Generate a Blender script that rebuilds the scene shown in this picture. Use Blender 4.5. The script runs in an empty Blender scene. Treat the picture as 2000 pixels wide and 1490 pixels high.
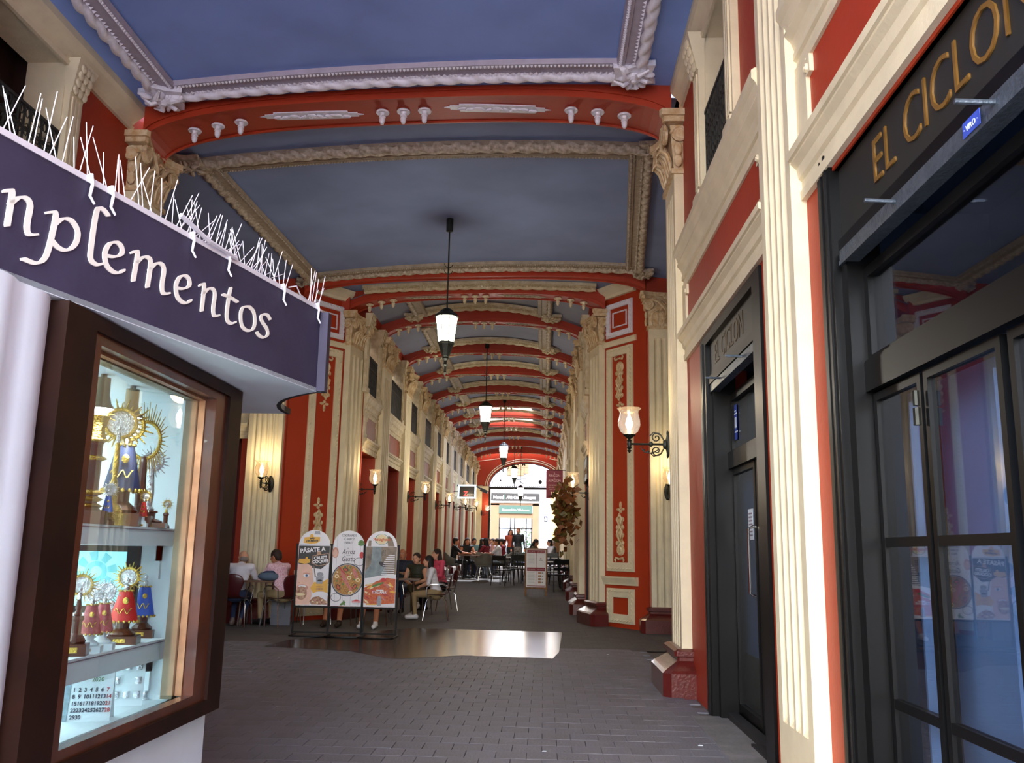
import bpy, bmesh, math, random
from mathutils import Vector as V, Matrix
random.seed(7)
PI = math.pi
sc = bpy.context.scene
C = sc.collection
# ------------------------------------------------------------------ camera
FPX = 1740.0; CH = 1.3
def _ray(px, py): return V((px-1000.0, 745.0-py, -FPX))
_up = _ray(1170, -8390).normalized()
_fw = _ray(1063, 1075); _fw = (_fw-_up*_fw.dot(_up)).normalized()
_rt = _fw.cross(_up)
RW = Matrix((_rt, _fw, _up))
CAM = V((0, 0, CH))
cd = bpy.data.cameras.new('camera'); cam = bpy.data.objects.new('camera', cd); C.objects.link(cam)
cd.sensor_width = 36; cd.lens = FPX/2000*36; cd.clip_start = 0.05; cd.clip_end = 300
cam.matrix_world = Matrix.Translation(CAM) @ RW.to_4x4()
sc.camera = cam
def atY(px, py, Y):
    v = RW @ _ray(px, py); return CAM+v*(Y/v.y)
def atX(px, py, X):
    v = RW @ _ray(px, py); return CAM+v*(X/v.x)
def atZ(px, py, Z):
    v = RW @ _ray(px, py); return CAM+v*((Z-CH)/v.z)
# ------------------------------------------------------------------ light
w = bpy.data.worlds.new('sky'); sc.world = w; w.use_nodes = True
wn = w.node_tree; bg = wn.nodes['Background']
sky = wn.nodes.new('ShaderNodeTexSky'); sky.sky_type = 'NISHITA'; sky.sun_disc = False
sky.sun_elevation = math.radians(48); sky.sun_rotation = math.radians(200); sky.dust_density = 2.5; sky.air_density = 1.0
wn.links.new(sky.outputs[0], bg.inputs[0]); bg.inputs[1].default_value = 1.15
sc.view_settings.view_transform = 'Standard'; sc.view_settings.look = 'None'
sc.view_settings.gamma = 1; sc.view_settings.use_curve_mapping = False
sc.view_settings.exposure = 0.7
def sun(name, rot, e, ang, col=(1, .96, .9)):
    l = bpy.data.lights.new(name, 'SUN'); l.energy = e; l.angle = ang; l.color = col
    o = bpy.data.objects.new(name, l); o.rotation_euler = rot; C.objects.link(o); return o
sun('sun', (math.radians(-30), 0, math.radians(-10)), 6.5, math.radians(2), (1, .97, .92))
# ------------------------------------------------------------------ helpers
def srgb(c):
    if isinstance(c, str): c = tuple(int(c[i:i+2], 16)/255 for i in (0, 2, 4))
    return tuple(x/12.92 if x <= .04045 else ((x+.055)/1.055)**2.4 for x in c)
M = {}
def mat(name, col, rough=.6, metal=0, var=.08, scale=6, bump=0, bscale=30, emit=0, spec=.5, col2=None, alpha=1, coat=0, ecol=None):
    m = bpy.data.materials.new(name); m.use_nodes = True; nt = m.node_tree; b = nt.nodes['Principled BSDF']
    c = srgb(col)
    b.inputs['Roughness'].default_value = rough; b.inputs['Metallic'].default_value = metal
    b.inputs['Specular IOR Level'].default_value = spec; b.inputs['Coat Weight'].default_value = coat
    if var > 0:
        t = nt.nodes.new('ShaderNodeTexCoord'); n = nt.nodes.new('ShaderNodeTexNoise'); n.inputs['Scale'].default_value = scale
        n.inputs['Detail'].default_value = 4; nt.links.new(t.outputs['Object'], n.inputs['Vector'])
        r = nt.nodes.new('ShaderNodeValToRGB'); nt.links.new(n.outputs['Fac'], r.inputs[0])
        c2 = srgb(col2) if col2 else tuple(x*(1-var*2) for x in c)
        c1 = c if col2 else tuple(min(1, x*(1+var)) for x in c)
        r.color_ramp.elements[0].color = (*c2, 1); r.color_ramp.elements[1].color = (*c1, 1)
        r.color_ramp.elements[0].position = .3; r.color_ramp.elements[1].position = .7
        nt.links.new(r.outputs[0], b.inputs['Base Color'])
    else: b.inputs['Base Color'].default_value = (*c, 1)
    if bump:
        t = nt.nodes.new('ShaderNodeTexCoord'); n = nt.nodes.new('ShaderNodeTexNoise'); n.inputs['Scale'].default_value = bscale
        n.inputs['Detail'].default_value = 5; nt.links.new(t.outputs['Object'], n.inputs['Vector'])
        bp = nt.nodes.new('ShaderNodeBump'); bp.inputs['Strength'].default_value = bump; bp.inputs['Distance'].default_value = .02
        nt.links.new(n.outputs['Fac'], bp.inputs['Height']); nt.links.new(bp.outputs[0], b.inputs['Normal'])
    if emit:
        b.inputs['Emission Color'].default_value = (*(srgb(ecol) if ecol else c), 1); b.inputs['Emission Strength'].default_value = emit
    M[name] = m; return m
def glass(name, tint, refl=1.5, rough=.02, base=0.0):
    m = bpy.data.materials.new(name); m.use_nodes = True; nt = m.node_tree; nt.nodes.clear()
    o = nt.nodes.new('ShaderNodeOutputMaterial'); mx = nt.nodes.new('ShaderNodeMixShader'); f = nt.nodes.new('ShaderNodeMapRange')
    lw = nt.nodes.new('ShaderNodeLayerWeight'); lw.inputs['Blend'].default_value = .5; pw = nt.nodes.new('ShaderNodeMath'); pw.operation = 'POWER'; pw.inputs[1].default_value = 4.0
    nt.links.new(lw.outputs['Facing'], pw.inputs[0]); nt.links.new(pw.outputs[0], f.inputs['Value'])
    tr = nt.nodes.new('ShaderNodeBsdfTransparent'); g = nt.nodes.new('ShaderNodeBsdfGlossy')
    f.inputs['To Min'].default_value = min(1, ((refl-1)/(refl+1))**2+base); tr.inputs[0].default_value = (*srgb(tint), 1); g.inputs['Roughness'].default_value = rough
    nt.links.new(f.outputs[0], mx.inputs[0])
    nt.links.new(tr.outputs[0], mx.inputs[1]); nt.links.new(g.outputs[0], mx.inputs[2]); nt.links.new(mx.outputs[0], o.inputs[0])
    M[name] = m
mat('panelbrown', '964428', .6, var=.1, scale=3)
mat('red', 'aa330c', .55, var=.06, scale=1.2, bump=.12, bscale=18)
mat('darkred', '5e0f0c', .5, var=.08, scale=2)
mat('cream', 'ded1ae', .6, var=.05, scale=4, bump=.15, bscale=40)
mat('creamdirt', 'dccfae', .65, var=.12, scale=9, bump=.2, bscale=40, col2='b9a57f')
mat('stone', 'e0d0aa', .6, var=.1, scale=14, bump=.3, bscale=60, col2='c09a66')
mat('blue', '88a4e2', .75, var=.09, scale=.8, bump=.08, bscale=12)
mat('silver', 'e6e4ea', .45, var=.05, scale=30, bump=.1, bscale=60)
mat('silverflat', 'b2a8b2', .5, var=.06, scale=10)
mat('taupeflat', 'a3927a', .6, var=.12, scale=12)
mat('taupe', 'cfc0a8', .6, var=.12, scale=20, bump=.12, bscale=80, col2='8d7c62')
mat('mauve', '8f8490', .7, var=.06, scale=5)
mat('bluecross', '7f8fb4', .75, var=.1, scale=.8, bump=.08, bscale=12)  # ceiling blue greyed to paint in the weaker light over the crossing
mat('bluegrey', '85899c', .75, var=.1, scale=.9)  # same ceiling blue, dulled further: dim warm light painted into the colour
mat('maroon', '5a1d19', .3, var=.1, scale=8, bump=.2, bscale=40, coat=.3)
mat('black', '08090a', .36, var=.1, scale=3, spec=.2)
mat('blackmat', '17181a', .6, var=0)
mat('iron', '2b2d27', .5, metal=.6, var=.15, scale=30)
mat('railing', '3a3a34', .6, metal=.3, var=.3, scale=25, col2='1e1e1c')
mat('signboard', '23231f', .45, var=.1, scale=2)
mat('goldpaint', '70501e', .45, var=.1, scale=20)
mat('galv', '6c7680', .4, metal=.7, var=.3, scale=25, bump=.3, bscale=60, col2='566069')
mat('steel', 'c8c8c8', .22, metal=1, var=0)
mat('fascia', '37324a', .65, var=.12, scale=3, bump=.1, bscale=30)
mat('white', 'dfebf0', .6, var=.03, scale=4, bump=.05)
mat('letters', 'f0eddf', .6, var=0)
mat('wood', '241008', .5, var=.25, scale=5, spec=.15)
mat('woodred', '56280f', .4, var=.2, scale=7, coat=.4)
mat('copper', 'b98a68', .35, metal=.8, var=.15, scale=12)
mat('grayjamb', '8d8066', .4, metal=.4, var=.1, scale=9)
mat('spike', 'e4e4ea', .35, metal=.2, var=0)
mat('gold', 'd8b45a', .25, metal=1, var=.2, scale=60, bump=.5, bscale=150)
mat('silverm', 'e2e2e6', .2, metal=1, var=.2, scale=60, bump=.5, bscale=150)
mat('ground', '575351', .7, var=.12, scale=5, bump=.2, bscale=50)
mat('paver', '6e6f76', .6, var=.1, scale=3.2, bump=.25, bscale=60, col2='616067')
mat('paver2', '68686f', .6, var=.1, scale=4, bump=.25, bscale=60, col2='5d5b60')
mat('paver3', '727177', .62, var=.1, scale=4, bump=.25, bscale=60, col2='656368')
mat('street', 'b0b4c0', .7, var=.05)  # pale so the unseen ground throws light up to the near ceiling
mat('wet', '3a332c', .2, var=.2, scale=3, bump=.05, bscale=8)
mat('concrete', '6e6d6c', .7, var=.15, scale=5, bump=.3)
mat('lampglow', 'fff6e4', .4, var=0, emit=16)
mat('warmglow', 'ffedc8', .4, var=0, emit=9)
mat('bulbwhite', 'ffffff', .4, var=0, emit=16)
mat('dark', '120f0d', .8, var=0)
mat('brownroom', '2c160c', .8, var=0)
glass('pane_dark', 'cdd9e6', 1.7, .015, .05)
glass('pane_clear', 'f4fbfb', 1.35, .01)
glass('sconceglass', 'fbf4ea', 1.5, .1, .05)
_n = M['sconceglass'].node_tree; _t = _n.nodes.new('ShaderNodeBsdfTranslucent'); _t.inputs[0].default_value = (.9, .86, .8, 1); _a = _n.nodes.new('ShaderNodeMixShader'); _a.inputs[0].default_value = .05
_o = [x for x in _n.nodes if x.type == 'OUTPUT_MATERIAL'][0]; _s = _o.inputs[0].links[0].from_socket; _n.links.new(_s, _a.inputs[1]); _n.links.new(_t.outputs[0], _a.inputs[2]); _n.links.new(_a.outputs[0], _o.inputs[0])
glass('pane_sky', 'e8eeff', 1.3)
# floor beyond the modelled pavers: running-bond pattern
def floor_mat():
    m = bpy.data.materials.new('floorfar'); m.use_nodes = True; nt = m.node_tree; b = nt.nodes['Principled BSDF']
    t = nt.nodes.new('ShaderNodeTexCoord'); mp = nt.nodes.new('ShaderNodeMapping'); mp.inputs['Scale'].default_value = (1, 1, 1)
    br = nt.nodes.new('ShaderNodeTexBrick'); br.inputs['Scale'].default_value = 1; br.inputs['Brick Width'].default_value = .2
    br.inputs['Row Height'].default_value = .21; br.inputs['Mortar Size'].default_value = .004
    br.inputs['Color1'].default_value = (*srgb('66635f'), 1); br.inputs['Color2'].default_value = (*srgb('5e5b58'), 1); br.inputs['Mortar'].default_value = (*srgb('524d49'), 1)
    nt.links.new(t.outputs['Object'], mp.inputs[0]); nt.links.new(mp.outputs[0], br.inputs[0])
    n = nt.nodes.new('ShaderNodeTexNoise'); n.inputs['Scale'].default_value = 1.5; nt.links.new(t.outputs['Object'], n.inputs[0])
    mx = nt.nodes.new('ShaderNodeMixRGB'); mx.blend_type = 'MULTIPLY'; mx.inputs[0].default_value = .5
    nt.links.new(br.outputs[0], mx.inputs[1]); nt.links.new(n.outputs['Color'], mx.inputs[2])
    r = nt.nodes.new('ShaderNodeValToRGB'); r.color_ramp.elements[0].color = (.75, .75, .75, 1); r.color_ramp.elements[1].color = (1, 1, 1, 1)
    nt.links.new(n.outputs['Fac'], r.inputs[0]); nt.links.new(r.outputs[0], mx.inputs[2])
    nt.links.new(mx.outputs[0], b.inputs['Base Color'])
    b.inputs['Roughness'].default_value = .7; b.inputs['Specular IOR Level'].default_value = .14
    bp = nt.nodes.new('ShaderNodeBump'); bp.inputs['Strength'].default_value = .3; bp.inputs['Distance'].default_value = .004
    iv = nt.nodes.new('ShaderNodeMath'); iv.operation = 'SUBTRACT'; iv.inputs[0].default_value = 1; nt.links.new(br.outputs['Fac'], iv.inputs[1])
    nt.links.new(iv.outputs[0], bp.inputs['Height']); nt.links.new(bp.outputs[0], b.inputs['Normal'])
    M['floorfar'] = m
floor_mat()

class MB:
    def __init__(s): s.v = []; s.f = []
    def add(s, vs, fs):
        n = len(s.v); s.v += [tuple(p) for p in vs]; s.f += [tuple(i+n for i in f) for f in fs]; return s
    def box(s, x0, x1, y0, y1, z0, z1):
        return s.add([(x0, y0, z0), (x1, y0, z0), (x1, y1, z0), (x0, y1, z0), (x0, y0, z1), (x1, y0, z1), (x1, y1, z1), (x0, y1, z1)],
                     [(0, 3, 2, 1), (4, 5, 6, 7), (0, 1, 5, 4), (1, 2, 6, 5), (2, 3, 7, 6), (3, 0, 4, 7)])
    def hexa(s, b, t):  # two quads
        return s.add(list(b)+list(t), [(0, 3, 2, 1), (4, 5, 6, 7), (0, 1, 5, 4), (1, 2, 6, 5), (2, 3, 7, 6), (3, 0, 4, 7)])
    def obox(s, c, sx, sy, sz, R=None):
        c = V(c); R = R or Matrix.Identity(3); P = []
        for dz in (-.5, .5):
            for dx, dy in ((-.5, -.5), (.5, -.5), (.5, .5), (-.5, .5)): P.append(c+R @ V((dx*sx, dy*sy, dz*sz)))
        return s.hexa(P[:4], P[4:])
    def tube(s, pts, r, n=8, cap=True):
        pts = [V(p) for p in pts]; k = len(pts)
        rs = r if isinstance(r, (list, tuple)) else [r]*k
        t0 = (pts[1]-pts[0]).normalized(); u = t0.orthogonal().normalized(); base = len(s.v); vs = []
        for i, p in enumerate(pts):
            t = (pts[min(i+1, k-1)]-pts[max(i-1, 0)])
            t = t.normalized() if t.length > 1e-9 else t0
            u = (u-t*u.dot(t)); u = u.normalized() if u.length > 1e-6 else t.orthogonal().normalized(); w_ = t.cross(u)
            for j in range(n):
                a = 2*PI*j/n; vs.append(p+(u*math.cos(a)+w_*math.sin(a))*rs[i])
        fs = [(i*n+j, i*n+(j+1) % n, (i+1)*n+(j+1) % n, (i+1)*n+j) for i in range(k-1) for j in range(n)]
        if cap: fs += [tuple(range(n-1, -1, -1)), tuple(range((k-1)*n, k*n))]
        return s.add(vs, fs)
    def lathe(s, prof, n=16, c=(0, 0, 0), sx=1, sy=1, R=None, a0=0, a1=2*PI):
        c = V(c); vs = []; full = abs(a1-a0-2*PI) < 1e-6; m = n if full else n+1
        for r, z in prof:
            for j in range(m):
                a = a0+(a1-a0)*j/n; p = V((r*math.cos(a)*sx, r*math.sin(a)*sy, z)); vs.append(c+(R @ p if R else p))
        fs = []
        for i in range(len(prof)-1):
            for j in range(n if full else n):
                j2 = (j+1) % m if full else j+1
                fs.append((i*m+j, i*m+j2, (i+1)*m+j2, (i+1)*m+j))
        return s.add(vs, fs)
    def ball(s, c, rx, ry=None, rz=None, n=10, m=7, R=None):
        ry = ry or rx; rz = rz or rx
        prof = [(math.sin(PI*i/m), -math.cos(PI*i/m)*1.0) for i in range(m+1)]
        prof = [(max(r, 1e-4), z) for r, z in prof]; c = V(c); vs = []
        for r, z in prof:
            for j in range(n):
                a = 2*PI*j/n; p = V((r*math.cos(a)*rx, r*math.sin(a)*ry, z*rz)); vs.append(c+(R @ p if R else p))
        return s.add(vs, [(i*n+j, i*n+(j+1) % n, (i+1)*n+(j+1) % n, (i+1)*n+j) for i in range(m) for j in range(n)])
    def path(s, prof, frames, close=True, caps=True):  # profile swept through (p,U,W) frames
        n = len(prof); vs = []
        for p, U, W in frames:
            p, U, W = V(p), V(U), V(W)
            vs += [p+U*a+W*b for a, b in prof]
        m = n if close else n-1
        fs = [(i*n+j, i*n+(j+1) % n, (i+1)*n+(j+1) % n, (i+1)*n+j) for i in range(len(frames)-1) for j in range(m)]
        if caps and close: fs += [tuple(range(n-1, -1, -1)), tuple(range((len(frames)-1)*n, len(frames)*n))]
        return s.add(vs, fs)
    def ext(s, prof, p0, p1, U, W): return s.path(prof, [(p0, U, W), (p1, U, W)])
    def prism(s, poly, O, U, W, N, t):  # flat polygon, thickness t along N
        O, U, W, N = V(O), V(U), V(W), V(N); n = len(poly)
        a = [O+U*x+W*y for x, y in poly]; b = [p+N*t for p in a]
        return s.add(a+b, [tuple(range(n-1, -1, -1)), tuple(range(n, 2*n))]+[(i, (i+1) % n, n+(i+1) % n, n+i) for i in range(n)])
    def obj(s, name, m, parent=None, smooth=False, loc=None):
        me = bpy.data.meshes.new(name); me.from_pydata(s.v, [], s.f); me.update()
        bm = bmesh.new(); bm.from_mesh(me); bmesh.ops.recalc_face_normals(bm, faces=bm.faces[:]); bm.to_mesh(me); bm.free()
        me.materials.append(M[m] if isinstance(m, str) else m)
        if smooth:
            me.polygons.foreach_set('use_smooth', [True]*len(me.polygons))
            try: me.set_sharp_from_angle(angle=math.radians(38))
            except Exception: pass
        o = bpy.data.objects.new(name, me); C.objects.link(o)
        if parent: o.parent = parent
        if loc: o.location = loc
        return o
def tag(o, label=None, cat=None, group=None, kind=None):
    if label: o['label'] = label
    if cat: o['category'] = cat
    if group: o['group'] = group
    if kind: o['kind'] = kind
    return o
def thing(name, label, cat, loc=(0, 0, 0), rz=0, group=None, scale=None):
    o = bpy.data.objects.new(name, None); C.objects.link(o); o.location = loc; o.rotation_euler = (0, 0, rz); o.empty_display_size = .1
    if scale: o.scale = (scale,)*3
    return tag(o, label, cat, group)
def dup(o, parent=None, **kw):
    c = o.copy(); C.objects.link(c); c.parent = parent
    for ch in list(o.children): dup(ch, c)
    for k, v in kw.items():
        if k == 'loc': c.location = v
        elif k == 'rz': c.rotation_euler = (0, 0, v)
        elif k == 'scale': c.scale = (v,)*3
        else: c[k] = v
    return c
def structure(name, parts=None, m=None):
    o = bpy.data.objects.new(name, None) if parts is None else parts.obj(name, m)
    if parts is None: C.objects.link(o)
    o['kind'] = 'structure'; return o
def catmull(P, k=6, closed=False):
    P = [V(p) for p in P]; n = len(P); out = []
    rng = range(n if closed else n-1)
    for i in rng:
        a, b, c, d = (P[(i-1) % n], P[i], P[(i+1) % n], P[(i+2) % n]) if closed else (P[max(i-1, 0)], P[i], P[i+1], P[min(i+2, n-1)])
        for j in range(k):
            t = j/k; out.append(.5*((2*b)+(c-a)*t+(2*a-5*b+4*c-d)*t*t+(3*b-a-3*c+d)*t**3))
    out.append(P[0] if closed else P[-1]); return out
def text(name, s, size, m, O, U, W, parent=None, ext=.004, align='LEFT', bold=.0, shear=0, space=1, xs=1):
    cu = bpy.data.curves.new(name, 'FONT'); cu.body = s; cu.size = size; cu.extrude = ext; cu.align_x = align; cu.offset = bold; cu.shear = shear
    cu.space_character = space; cu.resolution_u = 3
    t = bpy.data.objects.new(name, cu); C.objects.link(t)
    dg = bpy.context.evaluated_depsgraph_get(); me = bpy.data.meshes.new_from_object(t.evaluated_get(dg)); bpy.data.objects.remove(t)
    me.materials.clear(); me.materials.append(M[m]); me.name = name
    U, W = V(U).normalized(), V(W).normalized(); N = U.cross(W); O = V(O)
    T = Matrix(((U.x*xs, W.x, N.x, O.x), (U.y*xs, W.y, N.y, O.y), (U.z*xs, W.z, N.z, O.z), (0, 0, 0, 1)))
    me.transform(T)
    o = bpy.data.objects.new(name, me); C.objects.link(o)
    if parent: o.parent = parent
    return o
def zf(Y):  # the floor rises gently into the passage
    P = [(18.5, 0), (29, .4), (38, .5), (47, .55), (80, .6)]
    if Y <= 18.5: return 0
    for (a, b), (c, d) in zip(P, P[1:]):
        if Y <= c: return b+(d-b)*(Y-a)/(c-a)
    return .6
# ================================================================== FLOOR
fl = MB(); ys = [-3, 18.5, 29, 38, 47, 75]
for a, b in zip(ys, ys[1:]):
    fl.add([(-14, a, zf(a)-.012), (9, a, zf(a)-.012), (9, b, zf(b)-.012), (-14, b, zf(b)-.012)], [(0, 1, 2, 3)])
fl.add([(-14, -3, -.012), (9, -3, -.012), (9, -3.02, -.012), (-14, -3.02, -.012)], [(0, 1, 2, 3)])
floor = fl.obj('floor', 'ground')
MB().box(-30, 25, -40, -2.6, -.2, -.005).obj('street_paving', 'street', floor); floor['kind'] = 'structure'  # unseen ground behind the camera, added to bounce light onto the ceiling
YP = 12.6
far = MB()
far.add([(-14, YP, 0), (9, YP, 0), (9, 18.5, 0), (-14, 18.5, 0)], [(0, 1, 2, 3)])
for a, b in zip(ys[1:], ys[2:]): far.add([(-14, a, zf(a)), (9, a, zf(a)), (9, b, zf(b)), (-14, b, zf(b))], [(0, 1, 2, 3)])
tag(far.obj('paving', 'floorfar', floor), kind='stuff')
def paver_mb(mb, x0, y0, w_, d_, dz=0, b=.0022, cut=0):
    z = dz; mb.add([(x0+b*.4, y0+b*.4, -.03), (x0+w_-b*.4, y0+b*.4, -.03), (x0+w_-b*.4, y0+d_-b*.4, -.03), (x0+b*.4, y0+d_-b*.4, -.03),
                    (x0+b*.4, y0+b*.4, z-.004), (x0+w_-b*.4, y0+b*.4, z-.004), (x0+w_-b*.4, y0+d_-b*.4, z-.004), (x0+b*.4, y0+d_-b*.4, z-.004),
                    (x0+b*1.5, y0+b*1.5, z), (x0+w_-b*1.5, y0+b*1.5, z), (x0+w_-b*1.5, y0+d_-b*1.5, z), (x0+b*1.5, y0+d_-b*1.5, z)],
                   [(0, 1, 5, 4), (1, 2, 6, 5), (2, 3, 7, 6), (3, 0, 4, 7), (4, 5, 9, 8), (5, 6, 10, 9), (6, 7, 11, 10), (7, 4, 8, 11), (8, 9, 10, 11)])
pm = []
for k, mm in enumerate(('paver', 'paver2', 'paver3')):
    t = MB(); paver_mb(t, 0, 0, .2, .21); o = t.obj('paver', mm); pm.append(o.data); bpy.data.objects.remove(o)
near_ = []; rest = [MB(), MB(), MB()]
r = 0; y = 5.4
while y < YP-.01:
    x = -9.0+(.1 if r % 2 else 0)
    while x < 1.25:
        if not (x < -1.75 and y < 5.0):
            near_.append((y+abs(x)*.12 if -2.6 < x else 99+y, x, y))
        x += .2
    y += .21; r += 1
for y0 in range(-2*5, 27):  # close to the camera, below the frame
    for x0 in range(-8, 7): rest[(x0*7+y0*3) % 3 if (x0+y0) % 2 else 0].box(x0*.2+.002, x0*.2+.198, 5.4-.21*(y0+11)+.002, 5.4-.21*(y0+10)-.002, -.03, 0)
near_.sort()
for i, (d_, x, y) in enumerate(near_):
    k = random.choice((0, 0, 1, 1, 2)); dz = random.uniform(-.0012, .0012)
    if i < 300:
        o = bpy.data.objects.new('paver', pm[k]); C.objects.link(o); o.parent = floor; o.location = (x, y, dz)
    else: paver_mb(rest[k], x, y, .2, .21, dz)
for k, mm in enumerate(('paver', 'paver2', 'paver3')): tag(rest[k].obj('pavers', mm, floor), kind='stuff')
# wet polished patch
wp = [(-3.69, 12.13), (-3.64, 13.0), (-3.3, 13.6), (-2.2, 15.4), (.31, 15.2), (.21, 12.24), (.12, 11.5), (-.26, 11.56), (-1.03, 11.6), (-1.73, 11.11), (-1.86, 11.11), (-2.48, 11.83)]
MB().prism(wp, (0, 0, .0015), (1, 0, 0), (0, 1, 0), (0, 0, 1), .002).obj('wet_patch', 'wet', floor)
# litter: confetti on the pavers
for px, py, s in ((545, 1283, .03), (489, 1312, .035), (957, 1356, .02), (1187, 1278, .03), (1368, 1456, .035), (534, 1376, .012), (1063, 1467, .03)):
    p = atZ(px, py, .004)
    q = MB().prism([(-s*.5, -s*.3), (s*.45, -s*.4), (s*.5, s*.3), (-s*.2, s*.5)], (p.x, p.y, .004), (1, 0, 0), (0, 1, 0), (0, 0, 1), .002).obj('paper_scrap', 'white' if s > .015 else 'dark')
    lab = {545: 'white paper scrap on the pavers left of the wet patch', 489: 'flat white paper scrap on pavers, nearest the kiosk corner', 957: 'tiny white paper scrap on the pavers below the wet patch',
           1187: 'white paper scrap on the floor right of the wet patch', 1368: 'white crumpled scrap near the right door step', 534: 'small black speck on the pavers below the standing signs', 1063: 'small pale scrap low in the middle of the pavers'}[px]
    tag(q, lab, 'litter')

# ================================================================== CEILING
def vz(zone, x):
    if zone == 'near': return 6.33-.012*(x+1.6)**2
    if zone == 'cross': return 6.40-.014*(x+1.5)**2
    return 6.66-.085*(x+1.42)**2
def shY(x, k=.08): return (1.3-x)*k
def surf(mb, zone, x0, x1, y0, y1, sk0=0, sk1=0, hole=None, n=24):
    for i in range(n):
        a = x0+(x1-x0)*i/n; b = x0+(x1-x0)*(i+1)/n
        if hole and hole[0] < (a+b)/2 < hole[1]: continue
        mb.add([(a, y0+shY(a, sk0), vz(zone, a)), (b, y0+shY(b, sk0), vz(zone, b)), (b, y1+shY(b, sk1), vz(zone, b)), (a, y1+shY(a, sk1), vz(zone, a))], [(0, 1, 2, 3)])
cl = MB()
surf(cl, 'near', -4.85, 1.45, -1.8, 9.0, 0, .08)
cv = MB(); surf(cv, 'cross', -10, 8, 9.2, 16.8, .08, .05, n=60); pv = MB()
YR = [16.75, 19.4, 22.6, 25.4, 28.4, 31.2, 33.9, 36.6, 39.5, 43.2, 46.3]   # ribs of the passage
skyl = (5, 6)
for i in range(len(YR)-1):
    h = (-2.4, -.6) if i in skyl else None
    surf(pv, 'cor', -3.95, 1.15, YR[i]+.15, YR[i+1]+.15, 0, 0, h)
    if h:
        sp = MB(); surf(sp, 'cor', -2.4, -.6, YR[i]+.3, YR[i+1], n=6)
ceiling = cl.obj('ceiling', 'blue', smooth=True); ceiling['kind'] = 'structure'
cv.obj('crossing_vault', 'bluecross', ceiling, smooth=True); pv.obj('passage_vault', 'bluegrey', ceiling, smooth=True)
for i in skyl:
    sp = MB(); surf(sp, 'cor', -2.5, -.5, YR[i]+.2, YR[i+1], n=8); sp.obj('skylight_pane', 'pane_sky', ceiling)
# unseen upper shell, added so that no light leaks in above the walls
sh = MB(); sh.box(-10, -4.7, -1.8, 9.4, 6.2, 6.4); sh.box(-10.2, -10, 9, 17, 0, 6.5); sh.box(8, 8.2, 9, 17, 0, 6.5)
sh.box(-10, -3.9, 16.9, 17.1, 5.9, 6.9); sh.box(1.1, 8, 16.9, 17.1, 5.9, 6.9); sh.box(1.42, 8, -1.8, 9.6, 6.1, 6.3)
o = sh.obj('trim_1', 'red'); o['kind'] = 'structure'

def arch_z(u, zs, zc): return zs+(zc-zs)*max(0, 1-abs(u)**3)**.5
def knob_mb():
    k = MB(); k.lathe([(.001, 0), (.035, 0), (.07, -.008), (.078, -.022), (.072, -.034), (.05, -.026), (.034, -.03), (.026, -.055), (.036, -.07), (.04, -.082), (.03, -.092), (.034, -.11), (.03, -.14), (.018, -.165), (.001, -.172)], 14); return k
kn = knob_mb().obj('knob', 'silver', smooth=True); knob_me = kn.data; bpy.data.objects.remove(kn)
kn = knob_mb().obj('knob', 'cream', smooth=True); knob_me2 = kn.data; bpy.data.objects.remove(kn)
def plaque_mb(L=.47):
    p = MB()
    p.prism([(-L, -.012), (-L-.06, 0), (-L, .012), (-L, .03), (-L*.8, .03), (-L*.8, .055), (L*.8, .055), (L*.8, .03), (L, .03), (L, .012), (L+.06, 0), (L, -.012), (L, -.03), (L*.8, -.03), (L*.8, -.055), (-L*.8, -.055), (-L*.8, -.03), (-L, -.03)], (0, 0, 0), (1, 0, 0), (0, 1.5, 0), (0, 0, -1), .02)
    rr = random.Random(3)
    for i in range(9):
        x = -L*.75+L*1.5*i/8; a = rr.uniform(-.8, .8)
        p.ball((x, rr.uniform(-.02, .02), -.028), .045, .02, .018, 8, 5, Matrix.Rotation(a, 3, 'Z'))
    p.tube([(-L*.75+L*1.5*i/24, .03*math.sin(i*.9), -.03) for i in range(25)], .009, 5)
    p.lathe([(.05, -.01), (.05, -.03), (.03, -.045), (.018, -.04), (.001, -.05)], 10)
    return p
pq = plaque_mb().obj('plaque', 'silver', smooth=True); pl_me = pq.data; bpy.data.objects.remove(pq)
pq = plaque_mb().obj('plaque', 'taupe', smooth=True); pl_me2 = pq.data; bpy.data.objects.remove(pq)
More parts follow.
